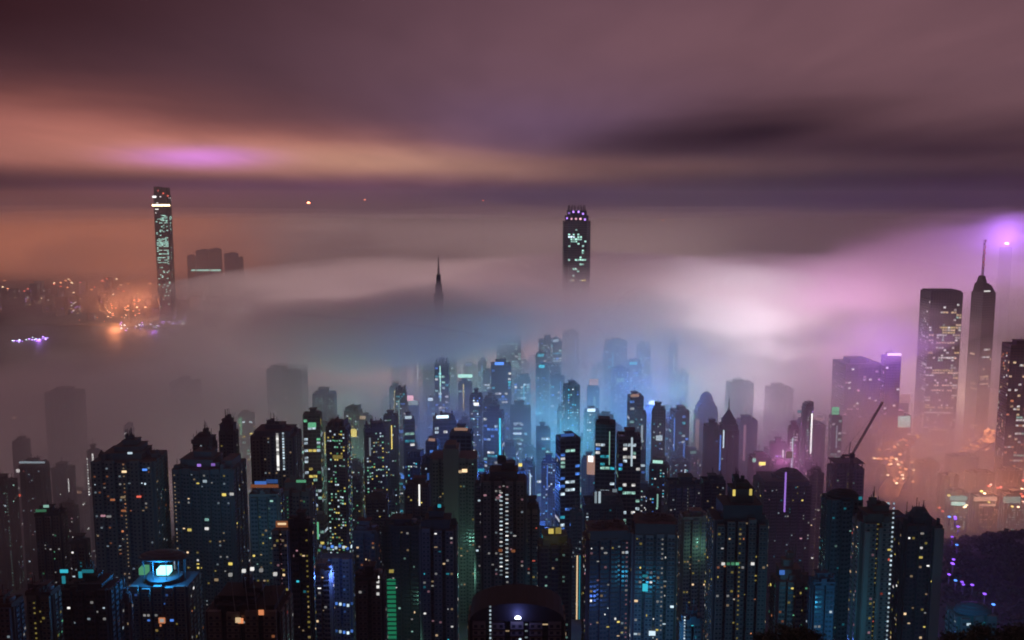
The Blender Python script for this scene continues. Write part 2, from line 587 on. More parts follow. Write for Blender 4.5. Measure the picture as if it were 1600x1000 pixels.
    # ---- roofs
    def roof(s, kind='plant', h=None):
        w, d, H = s.w, s.d, s.h
        t = .5; r = s.rng
        if kind in ('plant', 'tanks', 'fins'):
            m = MB(); m.box(-w / 2, w / 2, -d / 2, -d / 2 + t, H - 1, H + 1.2); m.box(-w / 2, w / 2, d / 2 - t, d / 2, H - 1, H + 1.2)
            m.box(-w / 2, -w / 2 + t, -d / 2 + t, d / 2 - t, H - 1, H + 1.2); m.box(w / 2 - t, w / 2, -d / 2 + t, d / 2 - t, H - 1, H + 1.2)
            m.build('parapet', s.wall, s.root)
            m = MB(); pw, pd, ph = w * r.uniform(.3, .5), d * .5, r.uniform(4, 7) if h is None else h
            ox = w * r.uniform(-.1, .1)
            m.box(ox - pw / 2, ox + pw / 2, -pd / 2, pd / 2, H - 1, H + ph)
            lh = m.build('lift_house', s.wall, s.root)
            m = MB(); m.box(ox - pw / 2 - 1, ox + pw / 2 + 1, -pd / 2 - 1, pd / 2 + 1, H + ph, H + ph + .5)
            m.build('roof_slab', s.wall, lh)
            m = MB(); m.cyl(w * .32, 0, 2, H - 1, H + 3); m.build('water_tank', METAL, s.root)
            m = MB(); m.bar((ox, 0, H + ph), (ox, 0, H + ph + r.uniform(4, 9)), .4); m.build('antenna', METAL, lh)
        if kind == 'fins':
            m = MB()
            for i in range(4):
                x = -w / 2 + w * (i + .5) / 4
                m.box(x - .8, x + .8, -d / 2 + .6, d / 2 - .6, H - .5, H + 5 + 2 * (i % 2))
            m.build('roof_fin', s.wall, s.root, stuff=True)
        return s

    def clutter(s, z=None, n=12, k=1.0):
        z = s.h if z is None else z
        m = MB(); r = s.rng
        for _ in range(n):
            x, y = r.uniform(-.46, .46) * s.w * k, r.uniform(-.46, .2) * s.d * k; a, b, c = r.uniform(.5, 2.2), r.uniform(.5, 2), r.uniform(1.2, 4.5)
            m.box(x - a, x + a, y - b, y + b, z - 1, z + c)
            if r.random() < .4: m.bar((x, y, z + c), (x, y, z + c + r.uniform(2, 6)), .3)
        for _ in range(3):
            x = r.uniform(-.4, .4) * s.w * k; m.bar((x, 0, z - 1), (x, 0, z + r.uniform(6, 12)), .35)
        return m.build('roof_plant', s.wall, s.root, stuff=True)

    def part(s, name, mb, mat=None, smooth=False, stuff=False): return mb.build(name, mat or s.wall, s.root, smooth=smooth, stuff=stuff)

    def steps(s, lv, name='roof_step'):
        """set-back storeys: (fraction of width, height, x offset fraction)"""
        z = s.h - 1
        for k, hh, ox in lv:
            m = MB(); w, d = s.w * k, s.d * min(1, k + .1)
            m.box(ox * s.w - w / 2, ox * s.w + w / 2, -d / 2 + .4, d / 2 - .4, z, z + hh)
            m.box(ox * s.w - w / 2 - .5, ox * s.w + w / 2 + .5, -d / 2, d / 2, z + hh, z + hh + .5)
            s.part(name, m); z += hh + .5 - .3
        s.ztop = z
        s.clutter(s.h, 10); s.clutter(s.ztop + .2, 4, lv[-1][0] * .7)
        return s

    def dome(s, r, hh, z=None, ox=0, finial=5):
        z = s.h if z is None else z
        m = MB(); m.dome(ox, 0, r, z - .2, hh); dm = s.part('dome', m, smooth=True)
        m = MB(); m.bar((ox, 0, z + hh - .5), (ox, 0, z + hh + finial), .45); m.build('finial', METAL, dm)
        return s

    def pyramid(s, k, hh, z=None, ox=0, spire=0, fr=.05):
        z = s.h if z is None else z
        m = MB(); w, d = s.w * k / 2, s.d * k / 2
        m.prism([(ox - w, -d), (ox + w, -d), (ox + w, d), (ox - w, d)], z - .3, z + hh, fr, ox, 0); pr = s.part('pyramid_roof', m)
        if spire:
            m = MB(); m.cyl(ox, 0, .9, z + hh - 1, z + hh + spire, 8, .25); m.build('spire', METAL, pr)
        return s


# ================================================================= landmarks in the fog
# tall slab across the harbour, top above the fog
t = Tower('skyscraper', 'very tall skyscraper across the harbour, dark crown and white light belt above the fog', 236, 268, 293, 3257, 'grey', 6, .9, cat='skyscraper', base=4)
t.office(4.3, 5.5, top=t.h * .945, chamfer=.12, band=1.4)
m = MB(); zb = t.h * .945
for x in (-1, 1):
    for y in (-1, 1):
        a, b2_ = sorted((x * t.w * .06, x * t.w * .44)); c_, e_ = sorted((y * t.d * .06, y * t.d * .44))
        m.box(a, b2_, c_, e_, zb - 1, t.h + (3 if x < 0 else 0))
t.part('crown', m, MATS['wall_dark'])
o = t.patch(238, 319.5, 265, 322, 'white', 'light_belt', .9); o.data = unit('light_belt', em_lamp('warm'))
for (a, b_, c_, d_, col_, f_) in [(238, 326, 250, 336, 'white', .5), (250, 336, 268, 350, 'mint', .8), (236, 340, 268, 360, 'mint', .25),
                               (236, 360, 262, 375, 'mint', .15), (240, 370, 264, 384, 'mint', .75), (237, 385, 268, 396, 'mint', .5), (238, 396, 268, 412, 'mint', .7), (236, 410, 270, 480, 'mint', .15), (236, 296, 268, 318, 'white', .16)]:
    t.mass(f_ * .8, col_, px=(a, b_, c_, d_), boost=True, rows=f_ > .3)
for q in ((247, 298), (255, 302), (262, 306)): t.patch(q[0] - 1.2, q[1] - 1.2, q[0] + 1.2, q[1] + 1.2, 'red', 'beacon', 1.5)
t.patch(238, 306, 244, 309, 'white', 'beacon', 1.5)

# harbour-front tower with a clawed crown
t = Tower('skyscraper', 'tall tapering skyscraper near the middle, violet lights in its clawed crown above the fog', 879, 923, 345, 1716, 'grey', 0, .95, cat='skyscraper', base=4)
HH = t.h
t.office(4.2, 4.5, chamfer=.16)
z = HH
for k, hh in ((.88, 10), (.74, 9)):
    w, d = t.w * k, t.d * k; c = .18 * w
    m = MB(); m.prism([(-w / 2 + c, -d / 2), (w / 2 - c, -d / 2), (w / 2, -d / 2 + c), (w / 2, d / 2 - c), (w / 2 - c, d / 2), (-w / 2 + c, d / 2), (-w / 2, d / 2 - c), (-w / 2, -d / 2 + c)], z - .5, z + hh)
    t.part('setback', m, GLASS); z += hh
for i in range(16):
    a = 6.28318 * (i + .5) / 16
    rx, ry = t.w * .36, t.d * .36
    m = MB(); m.bar((rx * math.cos(a), ry * math.sin(a), z - 4), (rx * .88 * math.cos(a), ry * .88 * math.sin(a), z + (7 if i % 2 else 10)), 1.5)
    t.part('crown_claw', m, MATS['wall_white'])
for q in ((889, 333, 3), (896, 331, 3), (904, 331, 2.5), (911, 334, 3), (886, 341, 2), (893, 342, 2.5), (900, 342, 3), (907, 342, 3), (914, 343, 2.5)):
    t.patch(q[0] - q[2] / 2, q[1] - 1.5, q[0] + q[2] / 2, q[1] + 1.5, 'violet' if q[1] < 338 or q[0] in (886, 914) else 'pink', 'crown_light', -1 if q[1] < 338 else .8)
for (a, b_, c_, d_, col_, f_) in [(890, 344, 897, 352, 'mint', .9), (886, 366, 900, 371, 'cool', .95), (892, 373, 902, 381, 'mint', .9), (901, 368, 909, 376, 'mint', .9), (910, 366, 922, 374, 'mint', .35),
                               (897, 403, 920, 412, 'mint', .8), (893, 424, 920, 434, 'mint', .7), (896, 434, 920, 447, 'yellow', .9), (880, 350, 924, 475, 'mint', .16)]:
    t.mass(f_ * (1.5 if f_ < .1 else .8), col_, px=(a, b_, c_, d_), boost=True, rows=f_ > .3)

# slim spired tower poking out of the fog
t = Tower('skyscraper', 'slim stepped tower with a needle spire, only its tip dark above the fog', 678, 693, 458, 1390, 'dark', 0, 1, cat='skyscraper', base=6)
t.office(4, 4)
z = t.h
for k, hh in ((.75, 14), (.5, 14)):
    m = MB(); w = t.w * k / 2; m.prism([(-w, -w), (w, -w), (w, w), (-w, w)], z - .5, z + hh, .92); t.part('setback', m); z += hh
m = MB(); m.cyl(0, 0, 1.8, z - 1, z + 28, 8, .2); t.part('spire', m, METAL)

# flat-topped box tower on the right
t = Tower('office_tower', 'broad flat-topped office tower, dark upper rim and faint rows of lit floors, right side', 1438, 1508, 455, 1450, 'grey', -4, .9, cat='office tower')
t.office(4.0, 4.2, band=1.2); CK = t
m = MB(); m.box(-t.w * .46, t.w * .46, -t.d * .46, t.d * .46, t.h - 1, t.h + 2.5); t.part('roof_slab', m, MATS['wall_dark'])
m = MB(); m.box(-t.w * .502, t.w * .502, -t.d * .502, t.d * .502, t.h - 11, t.h + .3); t.part('roof_rim', m, MATS['wall_dark'])
t.mass(.3, 'warm yellow', px=(1470, 485, 1506, 520), rows=True)
t.mass(.25, 'warm yellow white', px=(1440, 520, 1506, 720), rows=True)
t.mass(.10, 'white mint', px=(1438, 470, 1510, 740))

# faceted tower with twin masts
t = Tower('office_tower', 'slim faceted tower with red-lit twin masts beside the broad flat-topped tower', 1519, 1560, 456, 1480, 'grey', 18, .95, cat='office tower')
t.office(4.0, 4.4, band=1.0)
w, d, H = t.w / 2, t.d / 2, t.h
m = MB(); m.prism([(-w * .96, -d * .96), (w * .2, -d * .96), (w * .2, d * .9), (-w * .96, d * .9)], H - .3, H + 14, .8, -w * .4, 0); t.part('upper_block', m, MATS['wall_dark'])
m = MB(); m.prism([(-w * .75, -d * .6), (-w * .1, -d * .6), (-w * .1, d * .6), (-w * .75, d * .6)], H + 13.5, H + 26, .6, -w * .45, 0); t.part('upper_block', m, MATS['wall_dark'])
m = MB(); b0 = 0; m.v += [(w * .22, -d * .96, H - .2), (w * .96, -d * .96, H - .2), (w * .96, d * .9, H - .2), (w * .22, d * .9, H - .2), (w * .22, -d * .96, H + 12), (w * .22, d * .9, H + 12)]
m.f += [(0, 1, 4), (1, 2, 5, 4), (2, 3, 5), (3, 0, 4, 5), (3, 2, 1, 0)]; t.part('faceted_top', m, GLASS)
for x in (-.56, -.34):
    m = MB(); m.cyl(x * w, -d * .1, .8, H + 20, H + 84, 8, .5); t.part('mast', m, MATS['wall_rust'])
for i in range(10):
    unit_part('beacon', em('red'), t.root, ((-.34 if i % 2 else -.56) * w, -d * .1 - 1.2, H + 38 + i * 4.8), (1.7, 1.0, 2.0))
m = MB(); m.box(-w * .9, w * .1, -d - .2, -d + .1, H + 1, H + 3); t.part('crown_light', m, em('white'))
t.mass(.10, 'warm white', px=(1515, 545, 1562, 740), rows=True)

t = Tower('office_tower', 'tower lost in fog with a glaring violet lamp on its roof, top right', 1562, 1582, 386, 2080, 'grey', 0, .9, cat='office tower')
t.office(4, 4.4)
m = MB(); m.cyl(0, -3, 1.2, t.h - 1, t.h + 6); t.part('lamp_post', m, METAL)
m = MB(); m.dome(0, -3, 4.5, t.h + 6, 6); t.part('roof_lamp', m, emit_mat('light_violet_flood', (.62, .25, 1), 60, 0))
# right edge building
t = Tower('office_tower', 'brownish office tower cut by the right edge with scattered warm windows', 1566, 1625, 538, 1250, 'rust', -6, .8, cat='office tower')
t.office(3.8, 4.2).roof('plant'); t.mass(.10, 'warm white orange'); t.mass(.25, 'white mint', px=(1585, 650, 1625, 720), rows=True)

# ================================================================= middle distance, hand placed
def mid(label, x0, x1, y, D, wall='grey', style='o', rot=0, lit_=.12, cols='mint cool white', rows=False, roofk='plant', name=None, group=None, **kw):
    nm = name or ('office_tower' if style == 'o' else 'residential_tower')
    t = Tower(nm, label, x0, x1, y, D, wall, rot, kw.pop('k', .8), cat=nm.replace('_', ' '), group=group)
    if style == 'o': t.office(3.9, 4.4)
    else: t.residential(7, 1.5, ledge=False)
    if roofk: t.roof(roofk)
    if lit_: t.mass(lit_, cols, rows=rows)
    return t

mid('pale grey slab tower dissolving into fog at centre left of the dotted one', 657, 716, 556, 1400, 'teal', 'o', 5, .06, 'cool mint').mass(.5, 'mint', px=(660, 645, 716, 690), rows=True)
t = mid('fog-veiled office tower with green-white lit windows near its top, centre', 776, 814, 528, 1420, 'teal', 'o', 0, .12, 'mint white'); t.mass(.35, 'mint', px=(776, 530, 815, 580), rows=True); t.patch(798, 567, 811, 571, 'mint')
mid('ghostly office tower under the fog with one bright window, right of centre', 945, 980, 533, 1420, 'blue', 'o', 0, .08, 'cool mint').patch(952, 560, 964, 563, 'cool')
mid('dim tower in fog with stepped shoulder, left of the lit blue glow', 838, 875, 572, 1330, 'teal', 'o', 8, .14, 'mint cool')
mid('faint broad tower in fog above the twin-strip block, left', 416, 480, 574, 1350, 'mauve', 'o', 0, .03, 'white pink')
mid('faint shadowy tower in the fog, left of the twin-strip block', 264, 314, 596, 1400, 'mauve', 'r', 0, .02, 'white')
mid('faint tall tower in fog at far left, one dull light near its top', 68, 132, 612, 1180, 'mauve', 'r', 0, .03, 'white cyan')
t = mid('dim purple-grey block in fog beneath the violet roof sign', 1302, 1380, 566, 1330, 'mauve', 'o', 5, .07, 'pink white')
t = mid('pale tower carrying a bright violet roof sign in the fog', 1378, 1408, 556, 1300, 'mauve', 'o', 0, .06, 'pink white', roofk='plant')
m = MB(); m.box(-t.w * .42, t.w * .5, -t.d / 2 - .8, -t.d / 2 + .2, t.h + 2, t.h + 5); t.part('roof_sign', m, emit_mat('light_violet_sign', (.8, .55, 1), 3.0, 0))
for x in (-.3, 0, .3): m = MB(); m.box(x * t.w - .2, x * t.w + .2, -t.d / 2 - .2, -t.d / 2 + .3, t.h - 1, t.h + 2.2); t.part('sign_post', m, METAL)
# domed beige tower with pink-lit face
t = mid('beige tower with onion-domed top and salmon-lit facade, right of centre', 1085, 1122, 640, 1180, 'cream', 'r', 0, .0, roofk=None, name='residential_tower')
t.steps([(.92, 6, 0), (.74, 4, 0)]).dome(t.w * .35, 15, t.ztop)
t.strip(1090, 655, 815, 'peach', 5)
# pyramid tower with spire in front
t = mid('dark blue tower with pyramid roof and spire in front of the domed beige tower', 1122, 1155, 668, 1000, 'blue', 'r', 0, .03, 'cool', roofk=None)
t.steps([(.88, 5, 0), (.7, 5, 0)]).pyramid(.66, 12, t.ztop, spire=12)
t.strip(1126, 680, 735, 'blue', 1.2); t.strip(1131, 672, 700, 'cool', 1.2)
mid('dark blue shoulder block joined close to the pyramid-roofed tower', 1100, 1124, 664, 1010, 'blue', 'r', 0, .02, 'blue')
t = mid('pink-lit slab tower just right of the pyramid-roofed tower', 1152, 1184, 656, 1130, 'cream', 'r', 0, .03, 'pink'); t.strip(1164, 664, 720, 'pink', 3)
t = mid('dusky purple tower with rounded top and cyan roof lights, right of centre', 1236, 1292, 662, 1120, 'mauve', 'r', 5, .03, 'pink white'); t.dome(t.w * .3, 9, ox=-t.w * .15); t.patch(1246, 641, 1257, 645, 'cyan', 'roof_sign', -8); t.patch(1258, 641, 1266, 645, 'mint', 'roof_sign', -8)
t = mid('tower with square mint-green crown light right of the dusky purple one', 1296, 1316, 650, 1150, 'grey', 'o', 0, .08, 'mint white'); t.patch(1300, 636, 1311, 648, 'green', 'roof_sign', -2); t.strip(1308, 665, 700, 'cool', 1.5)
t = mid('speckled white-lit tower block behind the pink-lit slab', 1135, 1178, 598, 1400, 'cream', 'r', 0, .25, 'white cool pink')
t = mid('speckled tower with overhanging flat top in pale fog, right of centre', 1196, 1240, 606, 1380, 'mauve', 'r', 0, .22, 'white mint pink')
t = mid('tower with salmon-lit top and long mint vertical light strip, centre', 918, 936, 604, 1220, 'teal', 'r', 0, .08, 'mint'); t.strip(929, 620, 705, 'mint', 2.5); t.patch(921, 592, 935, 602, 'peach', 'roof_sign', -2)
t = mid('dark narrow tower with one lit floor amid the blue glow', 972, 1000, 690, 1000, 'dark', 'r', 0, .04, 'cool mint'); t.steps([(.6, 5, 0)])
t = mid('shadowy tower with a few cyan floors left of the dark narrow one', 938, 960, 668, 1080, 'blue', 'r', 0, .06, 'cyan cool')
t = mid('tower flanked by stacked white-lit floors below the centre fog', 797, 829, 636, 1130, 'teal', 'o', 0, .10, 'mint cool')
for i in range(6): t.patch(802, 660 + i * 8, 815, 663 + i * 8, 'mint' if i % 2 else 'cool')
t = mid('slim tower with orange-red glowing column of signs, centre', 758, 775, 620, 1150, 'brown', 'r', 0, .06, 'orange pink')
for y0, y1, w_ in ((656, 664, 6), (668, 676, 5), (685, 698, 9), (707, 716, 5)): t.patch(766 - w_, y0, 766 + w_, y1, 'orange', 'sign')
t = mid('tower with thin yellow vertical light under a cyan roof bar', 716, 738, 598, 1260, 'teal', 'o', 0, .08, 'mint'); t.strip(724, 600, 642, 'yellow', 1.6); t.patch(716, 585, 738, 590, 'mint', 'roof_sign', 0)
t = mid('cloudy tower topped by a pink and blue neon roof sign', 617, 655, 632, 1210, 'mauve', 'o', 0, .08, 'cool pink')
for q in ((622, 619, 631, 624, 'violet'), (630, 618, 646, 626, 'pink'), (638, 626, 653, 633, 'cool'), (618, 636, 636, 641, 'peach')): t.patch(*q[:4], q[4], 'roof_sign', .9)
t = mid('green-lit tower with bright green window clusters, left of centre', 488, 525, 614, 1180, 'green', 'r', 0, .06, 'green mint')
t.mass(.6, 'green mint', px=(492, 614, 502, 640)); t.mass(.6, 'mint', px=(513, 612, 525, 640)); t.mass(.55, 'green', px=(494, 660, 505, 692))
t = mid('tower with pale mint vertical strip from top to street, left of centre', 508, 530, 662, 1060, 'green', 'r', 0, .05, 'mint green'); t.strip(514, 672, 760, 'mint', 1.3); t.strip(528, 668, 740, 'cool', .9)
t = mid('slim tower with long yellow edge light, left of centre', 562, 582, 652, 1070, 'beige', 'r', 0, .04, 'yellow mint'); t.strip(574, 662, 790, 'yellow', 1.4); t.patch(562, 650, 571, 655, 'warm')
t = mid('slim grey tower with an orange vertical glow, left of the yellow-edged one', 540, 556, 656, 1100, 'grey', 'r', 0, .04, 'mint'); t.strip(551, 665, 700, 'orange', 1.2)
t = mid('grey-teal twin of low towers with cool windows beside the neon-topped tower', 590, 615, 664, 1120, 'teal', 'r', 0, .06, 'cool')
t = mid('tower with white-yellow floodlit crown next to the brightest blue light', 1030, 1054, 644, 1180, 'green', 'o', 0, .2, 'mint cool'); t.patch(1033, 632, 1049, 643, 'mint', 'roof_sign', -3)
t = mid('tower bearing the brightest blue-white lamp on its roof, right of centre', 1008, 1030, 636, 1200, 'blue', 'o', 0, .12, 'blue cool')
m = MB(); m.dome(0, -2, 5, t.h + 5, 4); t.part('roof_lamp', m, emit_mat('light_bluewhite', (.55, .65, 1), 5.0, 0))
m = MB(); m.cyl(0, -2, 1, t.h - 1, t.h + 5.2); t.part('lamp_post', m, METAL)
t = mid('tower with orange billboard lit on its flank in the blue quarter', 908, 936, 716, 1000, 'blue', 'r', -10, .05, 'cyan cool'); t.patch(917, 712, 932, 742, 'peach', 'billboard'); t.patch(919, 712, 927, 722, 'white', 'billboard', .9)
t = mid('tower with a bright cyan panel on its face, centre', 872, 897, 700, 1010, 'teal', 'r', 0, .06, 'cyan cool'); t.patch(876, 716, 889, 724, 'cool', 'billboard'); t.patch(878, 724, 890, 744, 'cyan', 'billboard')
t = mid('blue-edged slim tower right of the brightest blue lamp', 1058, 1078, 700, 1060, 'blue', 'r', 0, .07, 'cool blue'); t.strip(1069, 690, 735, 'blue', 2)
t = mid('stubby pink-faced tower with white windows, behind the teal slab', 1018, 1046, 722, 980, 'cream', 'r', 0, .08, 'white mint pink'); t.strip(1024, 725, 745, 'mint', 1.5); t.strip(1029, 725, 745, 'mint', 1.5)
t = mid('low wide mauve rooftop block with two warm windows near the magenta light', 1170, 1206, 710, 980, 'mauve', 'r', 0, .02, 'pink'); t.patch(1186, 722, 1196, 727, 'yellow'); t.patch(1176, 716, 1181, 722, 'mint')
t = mid('low mauve block with flat roof right of the two warm windows', 1204, 1232, 722, 960, 'mauve', 'r', 0, .03, 'pink')
t = mid('white-green lit office block beside the orange road glow', 1390, 1424, 648, 1320, 'grey', 'o', 0, .05, 'white'); t.patch(1392, 650, 1422, 668, 'mint', 'billboard')
t = mid('pale tower right of the faceted one, half lost in mist', 1380, 1420, 625, 1400, 'mauve', 'o', 0, .06, 'warm pink'); t.patch(1406, 616, 1422, 630, 'peach', 'roof_sign')

# ================================================================= nearer towers on the slope
def near(label, x0, x1, y, D, wall='dark', rot=0, nlit=12, cols='warm white white cool yellow', roofk='plant', group=None, **kw):
    t = Tower('residential_tower', label, x0, x1, y, D, wall, rot, kw.pop('k', .75), cat='tower block', group=group)
    t.residential(kw.pop('bay', 7.0), kw.pop('deep', 2.0), step=kw.pop('step', 0))
    if roofk: t.roof(roofk)
    if roofk: t.clutter()
    t.mass(.06, cols, dim=True)
    if t.rng.random() < .45 and nlit > 3:
        cols_x = sorted({round(c[0], 1) for c in t.fr if c[5] == 'y'}); cx = t.rng.choice(cols_x); mbx = MB()
        for c in t.fr:
            if c[5] == 'y' and abs(c[0] - cx) < .1 and t.rng.random() < .8: t._cell(mbx, c, .7)
        mbx.build('stair_window', em_dim(t.rng.choice(cols.split())), t.root, stuff=True)
    t.lit(int(nlit * 1.8), cols, kw.pop('zmin', .2))
    return t

# left group
t = near('wide grey tower block with gabled ornamental roof, left', 135, 262, 702, 690, 'grey', 3, 12, 'white warm cool orange', None, bay=9)
t.steps([(.62, 5, -.02), (.42, 4, 0.04), (.22, 4, .06)])
for ox in (-.45, -.28, .32, .46): t.pyramid(.10, 4.5, t.h, ox * t.w, 0)
t.pyramid(.12, 5, t.ztop, .05 * t.w, 4)
t.strip(136, 715, 775, 'beige' if 'beige' in EM else 'white', .8, 14)
for q in ((194, 737, 'warm'), (176, 781, 'orange'), (192, 777, 'warm'), (161, 806, 'pink'), (170, 807, 'white'), (193, 798, 'orange'), (217, 776, 'red'), (203, 708, 'cool'), (226, 734, 'blue')):
    t.patch(q[0] - 3.5, q[1] - 1.5, q[0] + 3.5, q[1] + 1.5, q[2])
t = near('wide grey tower block beside the gabled one, low stepped roofline', 264, 384, 714, 700, 'grey', -3, 14, 'white warm yellow cool', None, bay=8)
t.steps([(.55, 6, -.12), (.30, 5, -.05)])
m = MB(); m.box(t.w * .3, t.w * .47, -t.d * .3, t.d * .3, t.h - 1, t.h + 5); t.part('lift_house', m)
for q in ((311, 727, 'violet'), (333, 726, 'violet'), (320, 752, 'cool'), (350, 773, 'yellow'), (362, 772, 'white'), (323, 812, 'mint'), (323, 826, 'white'), (296, 828, 'yellow'), (360, 881, 'yellow'), (338, 906, 'warm')):
    t.patch(q[0] - 3, q[1] - 2, q[0] + 3, q[1] + 2, q[2])
t = near('tall dark stub tower rising behind the stepped-roof block', 341, 371, 668, 830, 'mauve', 0, 0, roofk=None); t.steps([(.86, 6, 0), (.6, 4, 0)])
t = near('dark block with flat cap peeping behind the stepped-roof block', 300, 338, 686, 820, 'mauve', 0, 2, roofk=None); t.steps([(.9, 5, .02), (.5, 3, 0)])
t = near('mauve tower block with two bright vertical light strips, left', 390, 470, 668, 800, 'mauve', 0, 3, 'warm cool', None, bay=9, step=3)
t.steps([(.82, 4, 0), (.4, 4, 0)])
t.strip(433, 677, 735, 'white', 2.0, 17); t.strip(442, 675, 735, 'cool', 1.5, 14)
t = near('beige block with blue neon along its roof edge, below the twin-strip block', 388, 442, 764, 640, 'beige', 0, 10, 'yellow yellow warm mint')
t.patch(392, 757, 435, 762, 'orange', 'roof_neon', .9); t.patch(398, 752, 416, 757, 'blue', 'roof_neon', .2); t.patch(416, 749, 434, 755, 'blue', 'roof_neon', .2)
t = near('beige block with dark roof structure, right of the neon-edged roof', 438, 492, 756, 690, 'beige', 0, 6, 'yellow warm green', None); t.steps([(.55, 6, -.12)]); t.patch(463, 750, 478, 754, 'green', 'roof_neon', -1)
t = near('narrow black tower with glowing salmon panel at its corner, left of centre', 452, 488, 812, 520, 'dark', 0, 9, 'warm pink cyan yellow', 'plant'); 
t = near('narrow warm-lit tower with a column of white windows beside the black one', 424, 454, 822, 545, 'brown', 0, 12, 'white warm pink yellow', None); t.patch(431, 814, 450, 824, 'orange', 'billboard'); t.patch(434, 817, 447, 820, 'warm', 'billboard', .9)
# far left
t = near('dark tower with green-lit rooftop, far left', 50, 104, 796, 780, 'dark', 5, 3, 'green white'); t.patch(68, 789, 76, 793, 'mint', 'roof_lamp', .5); t.patch(56, 796, 72, 800, 'green', 'roof_neon', .5)
t = near('grey misty tower with pale lit parapet, far left', 28, 76, 722, 900, 'grey', 0, 3, 'red cool'); t.patch(30, 721, 70, 724, 'cool', 'roof_neon', .4)
t.patch(27, 772, 32, 776, 'red', 'beacon')
near('thin beige tower behind the green-lit rooftop, far left', 92, 122, 790, 860, 'beige', 0, 5, 'pink white yellow')
near('plain misty tower cut by the left edge', -22, 26, 748, 880, 'grey', 0, 5, 'cool mint')
near('low misty tower left of the gabled block', 108, 140, 842, 780, 'grey', 0, 4, 'cyan cool white')
near('brown block with a few yellow windows at the bottom left', 38, 92, 916, 520, 'brown', 0, 5, 'yellow green')
near('dark red-brown block in the bottom left corner', -30, 34, 932, 500, 'rust', 0, 0)
t = near('black block with cyan rooftop lights, bottom left', 92, 188, 900, 480, 'dark', 0, 4, 'white cool', None, zmin=.5); t.steps([(.7, 3, 0), (.3, 3, .05)])
for q in ((94, 890, 106, 895), (97, 900, 102, 912), (123, 893, 128, 903), (128, 890, 146, 895)): t.patch(*q, 'cyan', 'roof_lamp', .6)
near('narrow brown tower between the two black blocks, bottom left', 186, 204, 934, 500, 'rust', 0, 0, roofk='plant')
# round roof lit cyan
t = near('black block crowned by a round cyan-lit roof pavilion, left', 198, 312, 890, 520, 'dark', 0, 5, 'orange blue white yellow', None, zmin=.5)
P = MB(); P.cyl(0, 0, t.w * .30, t.h - 1, t.h + 1.5, 24); t.part('roof_terrace', P)
P = MB(); P.dome(0, 0, t.w * .44, t.h + 13, 4, 28, 4, .55); t.part('canopy_roof', P, MATS['wall_grey'], smooth=True)
for i in range(10):
    a = 6.283 * i / 10; P = MB(); P.bar((t.w * .36 * math.cos(a), t.d * .36 * math.sin(a) * .8, t.h - 1), (t.w * .38 * math.cos(a), t.d * .38 * math.sin(a) * .8, t.h + 13.2), .35); t.part('column', P, MATS['wall_dark'])
P = MB(); P.box(-3.4, 3.4, -3, 3, t.h + 3, t.h + 6.5); t.part('lit_lantern', P, emit_mat('light_cyanwhite', (.25, .9, 1), 3.5, 0))
P = MB(); P.box(-14, -10, -3, 3, t.h + 3, t.h + 7); t.part('lit_lantern', P, em('green'))
PAV = t.root.location + Vector((0, 0, t.h))
t.patch(248, 965, 258, 974, 'orange'); t.patch(250, 967, 256, 972, 'white', 'lit_window', .9)
t = near('black block with terraced roof and a row of pale roof lamps, bottom left of centre', 318, 456, 920, 430, 'black', 0, 2, 'orange red white', None, bay=9, zmin=.6)
w, d = t.w / 2 + 1, t.d / 2 + 1; t.steps([(.78, 3, .04), (.5, 3, -.1), (.2, 2, .1)]); t.clutter(n=14)
for q in ((360, 898), (381, 892), (394, 889), (408, 891), (430, 897)):
    a = at(q[0], q[1], 425); a = t.inv @ a; unit_part('roof_lamp', em('white'), t.root, a, (1.6, 1.2, 1.4)); P = MB(); P.bar((a.x, a.y, a.z - .5), (a.x, max(a.y, -d + 1), t.h - .3), .3); t.part('lamp_post', P, METAL)
for q in ((408, 957, 'orange'), (376, 970, 'orange'), (372, 969, 'warm')): t.patch(q[0] - 4, q[1] - 4, q[0] + 4, q[1] + 4, q[2], 'lit_window', .6 if q[2] == 'orange' else .9)
# between
near('beige lit slab tower at the bottom, left of the blue-lit tower', 489, 520, 886, 560, 'cream', 0, 5, 'white warm')
t = near('blue-lit tower with rows of blue-white lamps on its roof and ledges', 500, 552, 862, 600, 'blue', 0, 0, 'blue', None, k=.6)
for i in range(9): t.patch(499 + i * 6, 851 + (i * 7) % 5, 503 + i * 6, 855 + (i * 7) % 5, 'blue' if i % 2 else 'cool', 'roof_lamp', .6)
for i in range(5): t.patch(524 + i * 6, 941 + (i * 5) % 4, 527.5 + i * 6, 945 + (i * 5) % 4, 'cool' if i % 2 else 'blue', 'ledge_lamp', .6)
for i in range(5): t.patch(524 + i * 6, 984 + (i * 5) % 4, 527.5 + i * 6, 988 + (i * 5) % 4, 'cool' if i % 2 else 'blue', 'ledge_lamp', .6)
near('brown narrow tower with rounded top, right of the blue-lit tower', 552, 592, 822, 620, 'brown', 0, 5, 'orange warm').dome(5, 5)
t = near('shorter black tower with four stacked white windows, bottom', 555, 602, 892, 500, 'dark', 0, 0, 'white', 'plant')
for y in (900, 907, 915, 926): t.patch(588.5, y, 592.5, y + 4, 'white')
t = near('black tower with a glowing green corner stair shaft', 598, 660, 810, 640, 'dark', 0, 10, 'white warm mint')
t.strip(611, 905, 1003, 'stair', 6.5, name='stair_light'); t.strip(603, 912, 1003, 'stair', 1.5, name='stair_light')
for i in range(14):
    a, _ = t.hit(610, 908 + i * 7, .8); unit_part('stair_slab', MATS['wall_dark'], t.root, a, (8.5, .5, .9))
t.patch(608, 890, 615, 895, 'yellow', 'lit_window')
